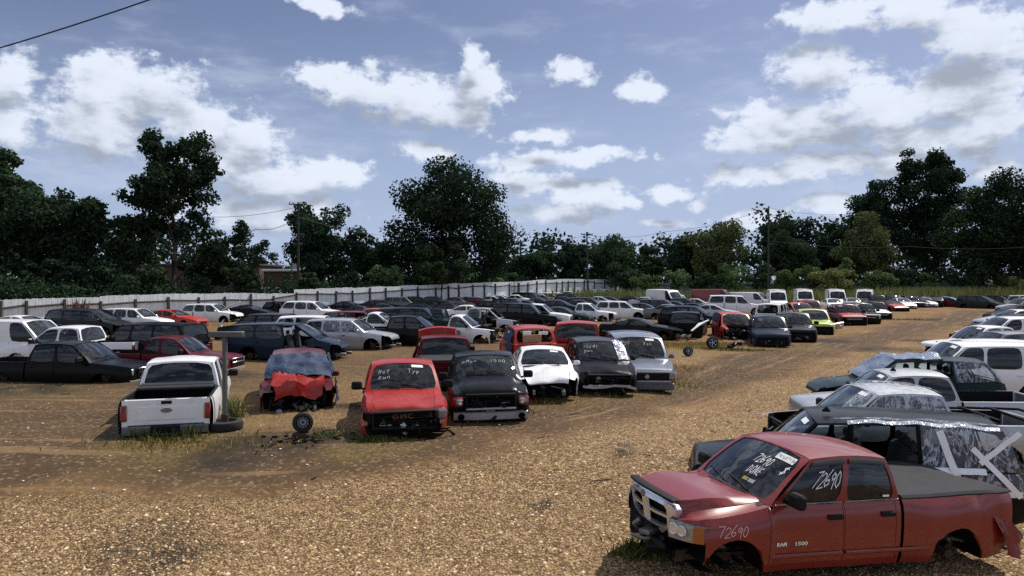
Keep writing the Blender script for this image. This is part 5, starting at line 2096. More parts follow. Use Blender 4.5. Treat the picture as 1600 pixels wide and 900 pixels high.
def red_pickup():
    tw = dict(L=5.26, W=2.02, H=1.87, sill=.36, fa=.71, ra=4.28, Rw=.36, Ra=.44, cowl=1.24, rf=1.94, rr=3.16, bb=3.30,
              top=[(0, .965), (.06, 1.0), (.4, 1.06), (.85, 1.12), (1.24, 1.19), (3.3, 1.22), (5.26, 1.255)], cb=[2.36], ct=[2.50],
              doors=[(1.20, 2.36), (2.38, 3.22)], bed=3.35, bulge=[(0, .20), (.5, .17), (1.24, .03)], hc=.03, flare=.03,
              taper=[(0, .60), (.05, .72), (.12, .83), (.20, .91), (.32, .97), (.6, 1.0), (1.1, .985), (3.3, .985), (4.0, 1.0), (5.1, 1.0), (5.26, .985)])
    root, I = vehicle('crew', 'brick red', Vector((4.378, 10.863, -.69)), R(196), 'ng nl nb nrb nt cover capdark cutnose nohub crushrear=.05 drop=.175', 'pickup_truck',
                      'red crew cab pickup with 72690 chalked on its window and a grey bed cover', 'pickup truck', ROWR, 0, 901, tweak=tw)
    root.rotation_euler = (R(-.6), R(-3.0), R(196))
    X, w, zt, B = I['X'], I['w'], I['zt'], I['B']
    # grille: bright surround with a cross, black mesh behind
    g = MB()
    zc0, zc1 = .80, 1.15
    yw0, yw1 = .56, .60

    def gp(u, v):
        yw = yw0 + (yw1 - yw0) * (v + 1) / 2
        return X(-.09 + .09 * u * u + .03 * (1 - v), u * yw, zc0 + (zc1 - zc0) * (v + 1) / 2)
    g.grid([[gp(u, v) + Vector((-.07, 0, 0)) for u in (-1, -.5, 0, .5, 1)] for v in (-1, 0, 1)], 0)
    N = 32
    R_ = ring_pts(N, 7)
    for f0, f1, dx0, dx1 in ((1.09, 1.12, -.10, .015), (1.12, .90, .015, .035), (.90, .86, .035, -.05)):
        for k in range(N):
            j = (k + 1) % N
            pa, pb = R_[k], R_[j]
            g.face([gp(pa[0] * f0, pa[1] * f0) + Vector((dx0, 0, 0)), gp(pb[0] * f0, pb[1] * f0) + Vector((dx0, 0, 0)),
                    gp(pb[0] * f1, pb[1] * f1) + Vector((dx1, 0, 0)), gp(pa[0] * f1, pa[1] * f1) + Vector((dx1, 0, 0))], 1)
    for us_, vs_ in (((-.11, -.08, .08, .11), (-.92, -.5, 0, .5, .92)), ((-.92, -.5, 0, .5, .92), (-.17, -.12, .08, .13))):
        wide = len(us_) == 4
        g.grid([[gp(u, v) + Vector(((.024 if (abs(u) < .1 if wide else -.15 < v < .1) else -.02), 0, 0)) for u in us_] for v in vs_], 1)
    for i in range(10):
        v = -.88 + i * .19
        g.grid([[gp(u, v + d) + Vector((-.04 + e, 0, 0)) for u in (-.95, -.5, 0, .5, .95)] for d, e in ((0, 0), (.05, .02))], 0)
    B(g, 'grille', [M_TRIM, M_GRILLE])
    em = MB()
    em.lathe([(.0, .05), (.02, .045), (.025, .001)], gp(0, 1.0) + Vector((.02, 0, 0)), (1, 0, 0), 12)
    B(em, 'emblem', M_STEEL)
    bs = MB()   # bug shield along the hood lip
    rows = []
    for dz, dx in ((.045, .045), (.075, .045), (.085, .0), (.075, -.09)):
        rows.append([gp(u, 1.0) + Vector((dx - .02, 0, dz + .03 * (1 - u * u))) for u in (-1.08, -.8, -.4, 0, .4, .8, 1.08)])
    bs.grid(rows)
    B(bs, 'hood_shield', M_TRIM)
    vb = MB()
    vb.box(X(.10, -.30, .63), (.12, .62, .17), .02)
    B(vb, 'valance', M_TRIM)
    HS = [(.58, -.035), (.70, .015), (.80, .065), (.88, .12), (.95, .20), (1.0, .30)]
    for sgn in (1, -1):
        h = MB()
        rows = []
        for v in (-1, -.5, 0, .5, 1):
            row = []
            for a in (0, .2, .4, .6, .8, .9, 1):
                y = .60 + .385 * a
                z = .875 + .125 * v * (1 - .18 * a) - .012 * a
                row.append(X(pw(HS, y) - .012 * (1 - v * v), sgn * y, z))
            rows.append(row)
        for j in range(4):
            for i in range(6):
                h.face([rows[j][i], rows[j][i + 1], rows[j + 1][i + 1], rows[j + 1][i]], 1 if i >= 4 else 0)
        for e in (0, -1):
            h.grid([rows[e], [p + Vector((-.09, 0, 0)) for p in rows[e]]], 2)
        ho = B(h, 'headlight', [M_LAMP, M_AMBER, M_TRIM])
        for a, rr_ in ((.20, .085), (.50, .075)):
            y = .60 + .385 * a
            rf_ = MB()
            rf_.lathe([(.0, rr_), (.014, rr_ * .8), (.004, rr_ * .35), (.012, .001)], X(pw(HS, y) - .012, sgn * y, .875), (1, sgn * .45, 0), 14)
            B(rf_, 'reflector', M_GRILLE, ho)
    # visors over the side windows, belt mouldings, lower moulding line
    for sgn in (1, -1):
        for i in (0, 1):
            p = I['side'](i, sgn)
            v_ = MB()
            ua = (-.80, .90) if i == 0 else (-.88, .80)
            v_.grid([[p(u, b) + Vector((0, sgn * o_, 0)) for u in [ua[0] + (ua[1] - ua[0]) * k / 6 for k in range(7)]] for b, o_ in ((.90, .012), (.82, .03), (.68, .028))])
            B(v_, 'window_visor', M_VINYL)
            v_ = MB()
            v_.grid([[p(u, b) + Vector((0, sgn * o_, 0)) for u in (-.93, -.4, .2, .97)] for b, o_ in ((-.97, .012), (-.92, .02), (-.90, .006))])
            B(v_, 'belt_moulding', M_CHROME)
        for a, b in ((1.22, 2.34), (2.40, 3.78)):
            q = MB()
            q.grid([[X(s, sgn * (w(s) * 1.0 + o_), z) for s in np.linspace(a, b, 6)] for z, o_ in ((.535, .004), (.55, .022), (.575, .024), (.59, .004))])
            B(q, 'side_moulding', PAINT('brick red'))
    yf = lambda z, s: w(s) * pw(PROF, (z - .36) / (zt(s) - .36))
    skin = lambda s, z: X(s, yf(z, s) + .035, z)
    tx = MB()
    write(tx, '72690', skin, .44, .855, .13, 1.0, .07, .15, .62)
    B(tx, 'writing', M_PINK)
    tx = MB()
    write(tx, 'RAM', lambda s, z: X(s, yf(z, s) + .012, z), 1.32, .70, .042, 1.8, .20, 0, .68)
    write(tx, '1500', lambda s, z: X(s, yf(z, s) + .012, z), 1.59, .70, .042, 1.8, .20, 0, .68)
    B(tx, 'badge', M_PAPER)
    g0 = I['doorparts'].get(('L', 0))
    p0 = I['side'](0, 1)
    tx = MB()
    write(tx, '72690', lambda u, v: p0(u, v) + Vector((0, .006, 0)), -.20, -.28, .66, .50, .08, .12, .58)
    B(tx, 'writing', M_CHALK, g0[0] if g0 else root)
    p1 = I['side'](1, 1)
    g1_ = I['doorparts'].get(('L', 1))
    dv = MB()
    dv.grid([[p1(a, b) + Vector((0, .006, 0)) for a in (.42, .66)] for b in (-.80, -.70)])
    B(dv, 'sticker', M_PAPER, g1_[0] if g1_ else root)
    ws, nw_ = I['ws'], I['nws'](0, 0)
    fn = lambda u, v: ws(u, v) + nw_ * -.008
    tx = MB()
    write(tx, '72690', fn, .06, .10, .34, .36, .08, .10, .66)
    write(tx, 'DONE', fn, .16, -.34, .32, .36, .08, .10, .66)
    write(tx, '$', fn, .74, .02, .36, .40, .08, .10, .66)
    B(tx, 'writing', M_CHALK, I['ws_obj'])
    sk = MB()
    sk.grid([[fn(a, b) for a in (.40, .60, .82)] for b in (.52, .78)])
    so = B(sk, 'sticker', M_PAPER, I['ws_obj'])
    tx = MB()
    write(tx, '74168715', lambda u, v: ws(u, v) + nw_ * -.004, .425, .57, .15, .32, .13, 0, .98)
    B(tx, 'sticker_number', M_INK, I['ws_obj'])
    sk = MB()
    sk.grid([[fn(a, b) for a in (.22, .34)] for b in (-.62, -.50)], 0)
    sk.grid([[fn(a, b) for a in (.36, .50)] for b in (-.63, -.51)], 1)
    sk.grid([[fn(a, b) for a in (.78, .83)] for b in (.60, .70)], 1)
    B(sk, 'inspection_sticker', [simple('yellow_label', (.30, .26, .06), .6), simple('pale_label', (.30, .32, .33), .6)], I['ws_obj'])
    cw = MB()
    cw.grid([[I['top'](s, u) + Vector((.0, 0, .006)) for u in (-.9, -.4, 0, .4, .9)] for s in (1.11, 1.24)])
    B(cw, 'cowl', M_TRIM)
    ex = MB()
    ex.tube([X(4.76, .70, .52), X(5.01, .86, .47), X(5.18, .96, .45)], [.05, .055, .055], 12)
    ex.tube([X(3.4, .5, .50), X(4.26, .55, .60), X(4.76, .70, .52)], [.04, .04, .04], 8)
    B(ex, 'exhaust_pipe', M_CHROME)
    # torn rear corner: bent sheet hanging from the bed side
    tn = MB()
    rng = random.Random(3)
    rows = []
    for j, z in enumerate((.98, .82, .66, .52, .42)):
        rows.append([X(4.90 + .075 * i + j * .05, w(5.1) + .02 + .05 * math.sin(i * 1.7 + j) + .02 * j, z - .03 * i + rng.uniform(-.015, .015)) for i in range(5 if j < 4 else 3)] + ([X(5.25, w(5.1) + .12, .40)] * 2 if j == 4 else []))
    tn.grid(rows)
    B(tn, 'torn_quarter_panel', PAINT('brick red'))
    ax = MB()
    ax.tube([X(4.28, -.85, .40), X(4.28, .85, .40)], .06, 10)
    fx = MB()
    fx.tube([X(.71, -.8, .40), X(.71, .8, .40)], .05, 8)
    junk(fx, X(.65, .2, .48), (.4, .4, .10), 12, rng)
    B(fx, 'front_axle', [M_DARK, M_STEEL, M_RUST])
    junk(ax, X(4.5, .3, .48), (.5, .35, .12), 14, rng)
    for sgn in (1, -1):
        fr_ = MB()
        fr_.box(X(2.6, sgn * .45, .44), (4.9, .09, .16), .01)
        B(fr_, 'frame_rail', M_RUST)
    B(ax, 'chassis', [M_RUST, M_STEEL, M_DARK])
    return I


red_pickup()


# ------------------------------------------------------------------ the row along the right edge
def right_row():
    # black SUV wrapped in film, doors gone
    r, I = place('bigsuv', 'black', 1398, 650, 166, 'dL0 dL1 ng nl nb nt nrb nwL norear st', 'black SUV with both near doors gone and taped film over its tail', group=ROWR, Y=13.1, lod=0, drop=None)
    X, w, zt, B = I['X'], I['w'], I['zt'], I['B']
    zr = I['zr']
    f = drape('plastic_sheet', 'clear film taped over the rear quarter of the doorless black SUV', 'plastic sheet', I,
              [sidep(I, 2, 1), skinp(I, 3.75, 5.2, .78, 1), (lambda u, v: X(2.4 + 1.27 * (v + 1), I['wr'] * (.88 + .12 * u), zr(2.4 + 1.27 * (v + 1)) + .02), Vector((0, 0, 1))), (I['rw'], Vector((-1, 0, .2)).normalized()),
               (lambda u, v: X(5.2 + .55 * (u + 1) / 2, w(5.1) * (.95 - .25 * (u + 1) / 2 + .0) * 1.0 + .05, .70 + .62 * (v + 1) / 2 - .12 * (u + 1)), Vector((0, 1, 0)))], M_FILM, .06, .02, 16, 12, 3, 'plastic sheeting over the wrecks')
    p2 = I['side'](2, 1)
    tp = MB()

    def strip(a, b, wd, o=.10):
        n = 6
        rows = []
        for k in range(n + 1):
            c = (a[0] + (b[0] - a[0]) * k / n, a[1] + (b[1] - a[1]) * k / n)
            d = Vector((b[0] - a[0], b[1] - a[1])).normalized()
            nx, nz = -d.y * wd, d.x * wd
            row = []
            for e in (-1, 1):
                s, z = c[0] + nx * e, c[1] + nz * e
                ztz = zt(s)
                y = w(s) * .99 if z < ztz else (w(s) * .93 + (I['wr'] - w(s) * .93) * (z - ztz) / (zr(min(s, 4.9)) - ztz))
                row.append(X(s, y + o + .015 * math.sin(k * 2.2), z))
            rows.append(row)
        tp.grid(rows)
    strip((3.80, 1.18), (4.62, 1.20), .042)
    strip((3.98, 1.80), (4.28, .80), .055)
    strip((5.15, 1.82), (4.55, 1.32), .042)
    strip((4.45, 1.55), (5.12, .82), .045)
    strip((4.28, .84), (5.15, .86), .045)
    o = tp.build('tape_strips', M_TAPE, f, 30)
    rows = MB()
    rows.grid([[X(s, I['wr'] * e, zr(s) + .06 - abs(e - .93) * .5 + .02 * math.sin(s * 9)) for s in np.linspace(2.6, 4.9, 12)] for e in (.90, .96, 1.04)])
    rows.build('film_edge_glint', M_BAND, f, 30)  # paler strip imitates the bright highlight on the film along the roof edge
    m = MB()
    m.box(X(2.35, .28, 1.97), (.16, .05, .09), .02, None, 0, .4)
    B(m, 'antenna_fin', M_TRIM)
    # silver pickup wrapped in film
    r, I = place('crew', 'silver', 1392, 602, 179, 'nf nh norear st', 'silver crew cab pickup with its cab wrapped in clear film and front end stripped', group=ROWR, Y=16.0, lod=0)
    drape('plastic_sheet', 'clear film wrapped round the cab of the silver pickup with the stripped front', 'plastic sheet', I,
          [sidep(I, 0, 1), sidep(I, 1, 1), roofp(I), (lambda u, v: I['ws'](.45 + .55 * (u + 1) / 2, v), I['nws'](0, 0)), skinp(I, 2.2, 3.6, 1.0, 1)], M_FILM, .05, .02, 16, 10, 5, 'plastic sheeting over the wrecks')
    d = MB()
    for s in (4.0, 4.6, 5.2):
        d.tube([I['X'](s, -.7, 1.32), I['X'](s + .3, 0, 1.42), I['X'](s + .6, .75, 1.30)], .03, 6)
    I['B'](d, 'bed_rack', M_TRIM)
    # silver pickup with the number on its window
    r, I = place('crew', 'silver', 1420, 577, 172, 'ng nl nb st tint', 'silver crew cab pickup with 77678 chalked on its front window', group=ROWR, Y=18.9, lod=0)
    p0 = I['side'](0, 1)
    tx = MB()
    write(tx, '77678', lambda u, v: p0(u, v) + Vector((0, .006, 0)), -.12, -.5, .72, .60, .07, .12, .62)
    I['B'](tx, 'writing', M_CHALK)
    fl = MB()
    fl.box(I['X'](2.3, .3, 1.93), (.16, .05, .09), .02, None, 0, .4)
    I['B'](fl, 'antenna_fin', M_TRIM)
    ch = MB()
    for i, s in enumerate((4.15,)):
        pass
    # dark SUV under a blue grey tarp
    r, I = place('suv', 'dark green', 1452, 553, 172, 'nf dL0 nwL norear', 'dark SUV with a blue tarp over its windshield and the front door gone', group=ROWR, Y=20.6, lod=0)
    drape('tarp', 'crumpled blue tarp over the front of the dark doorless SUV', 'tarp', I, [(lambda u, v: I['ws'](u, v * 1.05), I['nws'](0, 0)), roofp(I, 2.0, 3.3), (lambda u, v: I['ws'](1.0, v) + Vector((.1 * (u + 1), .03, -.28 * (u + 1))), Vector((0, 1, 0)))], plastic_mat('grey_blue_film', (.22, .27, .38), .8), .09, .02, 18, 10, 8, 'plastic sheeting over the wrecks')
    drape('plastic_sheet', 'clear film on the tail of the dark SUV with the blue tarp', 'plastic sheet', I, [sidep(I, 2, 1), (I['rw'], Vector((-1, 0, .2)).normalized())], M_FILM, .05, .02, 10, 8, 9, 'plastic sheeting over the wrecks')
    place('bigsuv', 'white', 1562, 540, 174, 'st tint w railing', 'white full size SUV with dark side glass behind the tarp covered SUV', group=ROWR, Y=22.8, lod=0)
    place('suv', 'white', 1556, 527, 176, 'nl ng', 'white SUV with a dusty brown hood next to the full size white SUV', group=ROWR, Y=25.4, lod=1)
    place('crew', 'grey', 1580, 517, 178, 'nf', 'grey vehicle squeezed between two white ones on the right', group=ROWR, Y=28.0, lod=1)
    place('ext', 'white', 1545, 508, 180, 'nf st', 'white pickup cab with a white sticker at the top of its windshield', group=ROWR, Y=31.0, lod=1)
    place('suv', 'white', 1600, 494, 180, 'nf hood=black bag', 'white roofed SUV with a stripped black front end on the right', group=ROWR, Y=36, lod=1)
    place('sedan', 'dark grey', 1590, 485, 184, 'w', 'dark sedan fourth from the far end of the right hand row', group=ROWR, Y=42, lod=1)
    place('sedan', 'silver', 1592, 479, 184, '', 'silver car beyond the dark sedan in the right hand row', group=ROWR, Y=48, lod=1)
    place('hatch', 'black', 1598, 473, 186, '', 'black car at the far end of the right hand row', group=ROWR, Y=55, lod=1)
    place('suv', 'silver', 1612, 465, 186, '', 'light grey SUV cut off by the right edge near the weeds', group=ROWR, Y=70, lod=1)


right_row()


# ------------------------------------------------------------------ front facing row in the middle
def middle_row():
    r, I = place('crew', 'white', 287, 557, 107, 'ribs railblack tint cb dR1 nf', 'white crew cab pickup seen from behind with an open bed and no wheels', group=ROWF, Y=19.4, lod=0)
    X, w, zt, B = I['X'], I['w'], I['zt'], I['B']
    em = MB()
    em.lathe([(0, .001), (0, .115), (-.012, .12), (-.02, .10)], X(5.785, 0, .98), (-1, 0, 0), 20)
    for i, v in enumerate(em.v):
        em.v[i] = (v[0], v[1], .98 + (v[2] - .98) * .42)
    B(em, 'emblem', M_STEEL)
    hl = MB()
    hl.box(X(3.40, 0, 1.80), (.05, .28, .05), .015)
    B(hl, 'brake_light', simple('dull_lens', (.10, .09, .09), .3))
    cv = MB()
    cv.box(X(4.1, 0, 1.30), (.75, 1.68, .07), .02)
    cv.box(X(4.02, 0, 1.34), (.35, 1.66, .05), .02)
    B(cv, 'folded_bed_cover', M_VINYL)
    stf = MB()
    rng = random.Random(8)
    junk(stf, X(4.9, 0, .90), (.5, .6, .12), 18, rng)
    B(stf, 'bed_scrap', [M_DARK, M_STEEL, M_ALLOY])
    sk = MB()
    sk.box(X(3.69, .60, 1.30), (.01, .10, .08), .002)
    B(sk, 'sticker', M_PAPER)
    # wrecked maroon SUV under the blue tarp
    r, I = place('suv', 'maroon', 466, 546, -74, 'nf hood=red crush=.16 crushlen buckle=.55 dR0 nowind nwR', 'wrecked dark red SUV with a buckled bright red hood and blue tarp', group=ROWF, Y=22.4, lod=0)
    drape('tarp', 'torn blue tarp hanging over the left flank of the wrecked dark red SUV', 'tarp', I,
          [(lambda u, v: I['ws'](u * 1.05, v), I['nws'](0, 0)), skinp(I, .3, 1.6, .45, 1), sidep(I, 0, 1)], M_BLUEF, .10, .03, 16, 12, 4, 'plastic sheeting over the wrecks')
    # red pickup, badge on its grille
    r, I = place('ext', 'red', 628, 560, -80, 'nb nl ng capdark crush=.07 st ch t1=Not t2=Run t3=Typ', 'bright red pickup with chalk writing on its windshield and a smashed headlight', group=ROWF, Y=18.7, lod=0)
    tx = MB()
    X = I['X']
    write(tx, 'GMC', lambda u, v: X(-.135, u, v), -.24, .74, .095, 1.9, .16, 0, .78)
    I['B'](tx, 'badge', simple('dull_red_badge', (.10, .018, .016), .4))
    jk = MB()
    junk(jk, X(.05, .62, .55), (.2, .25, .2), 18, random.Random(4))
    I['B'](jk, 'broken_bumper_bits', [M_DARK, M_STEEL, M_RUST])
    nose(I, .50, .90, .66, 6, M_TRIM, 0)
    for sgn in (1, -1):
        h = MB()
        h.box(X(.03, sgn * .80, .80), (.14, .20, .22), .04, None, 0)
        h.box(X(.06, sgn * .83, .62), (.14, .16, .12), .03, None, 1)
        if sgn < 0:
            h.box(X(.00, sgn * .74, .72), (.10, .12, .30), .03, Matrix.Rotation(.5, 3, 'X'), 2)
        I['B'](h, 'broken_headlight', [M_DARK if sgn < 0 else M_LAMP, M_AMBER, M_TRIM])
    # black pickup with the chrome bumper
    r, I = place('crew', 'black', 756, 548, -84, 'ng nl cb capdark ch t1=pMon t3=1500 wf_', 'black pickup with red rimmed headlights and a dull chrome bumper', group=ROWF, Y=20.8, lod=0, tweak=dict(bulge=.10, H=1.88))
    X = I['X']
    nose(I, .70, 1.04, .60, 0, M_TRIM, 1)
    for sgn in (1, -1):
        h = MB()
        h.box(X(.0, sgn * .80, .88), (.16, .28, .24), .05, Matrix.Rotation(-sgn * .2, 3, 'Z'), 1)
        h.box(X(-.05, sgn * .78, .88), (.12, .20, .16), .04, Matrix.Rotation(-sgn * .2, 3, 'Z'), 0)
        h.lathe([(.0, .06), (.012, .05), (.004, .015), (.01, .001)], X(-.115, sgn * .76, .88), (1, 0, 0), 12, 2)
        I['B'](h, 'headlight', [M_LAMP, M_TAIL, M_CHROME])
        h = MB()
        h.lathe([(.0, .085), (.015, .075), (-.02, .06), (-.02, .001)], X(-.165, sgn * .74, .52), (1, 0, 0), 14)
        I['B'](h, 'fog_lamp_hole', M_DARK)
    tx = MB()
    write(tx, 'RAM', lambda u, v: X(-.165, u, v), -.12, .635, .06, 1.5, .2, 0, .78)
    I['B'](tx, 'badge', M_STEEL)
    place('crew', 'maroon', 692, 523, 100, 'cover tint dL0', 'dark red pickup seen from behind with its bed over the black one', group=ROWF, Y=26.2, lod=1)
    r, I = place('suv', 'red', 828, 508, 97, 'norear ht nt', 'red wreck with boards and paper in its open rear window', group=ROWF, Y=29.5, lod=1)
    bx = MB()
    bx.box(I['X'](4.55, .1, 1.28), (.05, .72, .32), .01)
    o = bx.build('board', simple('cardboard', (.40, .24, .12), .85), None)
    o.location, o.rotation_euler = r.location, r.rotation_euler
    tag(o, 'brown board standing in the open back of the red wreck', 'board')
    bx = MB()
    bx.box(I['X'](4.45, .28, 1.50), (.05, .32, .14), .01)
    bx.box(I['X'](4.45, -.35, 1.48), (.05, .36, .12), .01)
    o = bx.build('papers', M_PAPER, None)
    o.location, o.rotation_euler = r.location, r.rotation_euler
    tag(o, 'white papers above the brown board in the red wreck', 'papers')
    drape('tarp', 'blue tarp down the left side of the red wreck with boards', 'tarp', I, [sidep(I, 2, 1), skinp(I, 3.4, 4.7, .5, 1), sidep(I, 1, 1)], M_BLUEF, .07, .03, 12, 10, 12, 'plastic sheeting over the wrecks')
    place('crew', 'red', 901, 501, 84, 'ribs tint nt', 'bright red pickup cab seen from behind beside the red wreck', group=ROWF, Y=30.0, lod=1)
    place('sedan', 'white', 846, 540, -88, 'nf buckle=.16 crush=.06 dR0_ nl st', 'white car with a crumpled hood and no front bumper', group=ROWF, Y=23.6, lod=0)
    r, I = place('suv', 'black', 928, 526, -88, 'nl ng nb capdark crush=.05 ch t1=72641 t2=Done', 'black SUV with a stripped nose and film over its windshield corner', group=ROWF, Y=25.4, lod=0)
    X9 = I['X']
    nose(I, .46, .78, .62, 0, M_TRIM, 1)
    br = MB()
    br.grid([[X9(-.10 - .06 * (1 - u * u), u * .80, z + .03 * math.sin(u * 4)) for u in (-1, -.6, -.2, .2, .6, 1)] for z in (.40, .44, .47)])
    I['B'](br, 'bumper_strip', M_BUMPER)
    drape('plastic_sheet', 'film over the near windshield corner of the stripped black SUV', 'plastic sheet', I, [(lambda u, v: I['ws'](.55 + .45 * (u + 1) / 2, v), I['nws'](0, 0)), sidep(I, 0, 1)], plastic_mat('blue_clear_film', (.40, .47, .62), .45), .06, .02, 10, 8, 13, 'plastic sheeting over the wrecks')
    r, I = place('bigsuv', 'blue grey', 988, 518, -92, 'nl cb st ch t1=725 t3=Yon', 'blue grey full size SUV with a wide black grille', group=ROWF, Y=27.0, lod=0)
    X = I['X']
    g = MB()
    g.box(X(-.085, 0, .78), (.05, 1.40, .26), .03)
    g.box(X(-.10, 0, .93), (.05, 1.50, .05), .012, None, 1)
    for zz in (.70, .76, .82, .88):
        g.box(X(-.105, 0, zz), (.02, 1.36, .018), .006, None, 0)
    g.box(X(-.10, 0, .63), (.05, 1.50, .05), .012, None, 1)
    g.lathe([(.03, .001), (.03, .07), (.0, .08)], X(-.085, 0, .78), (1, 0, 0), 14, 1)
    I['B'](g, 'grille_surround', [M_TRIM, M_BUMPER])
    for sgn in (1, -1):
        h = MB()
        h.box(X(.0, sgn * .80, .80), (.16, .26, .24), .03)
        h.box(X(.0, sgn * .80, .64), (.14, .24, .07), .02, None, 1)
        I['B'](h, 'headlight', [M_LAMP, M_AMBER])


middle_row()


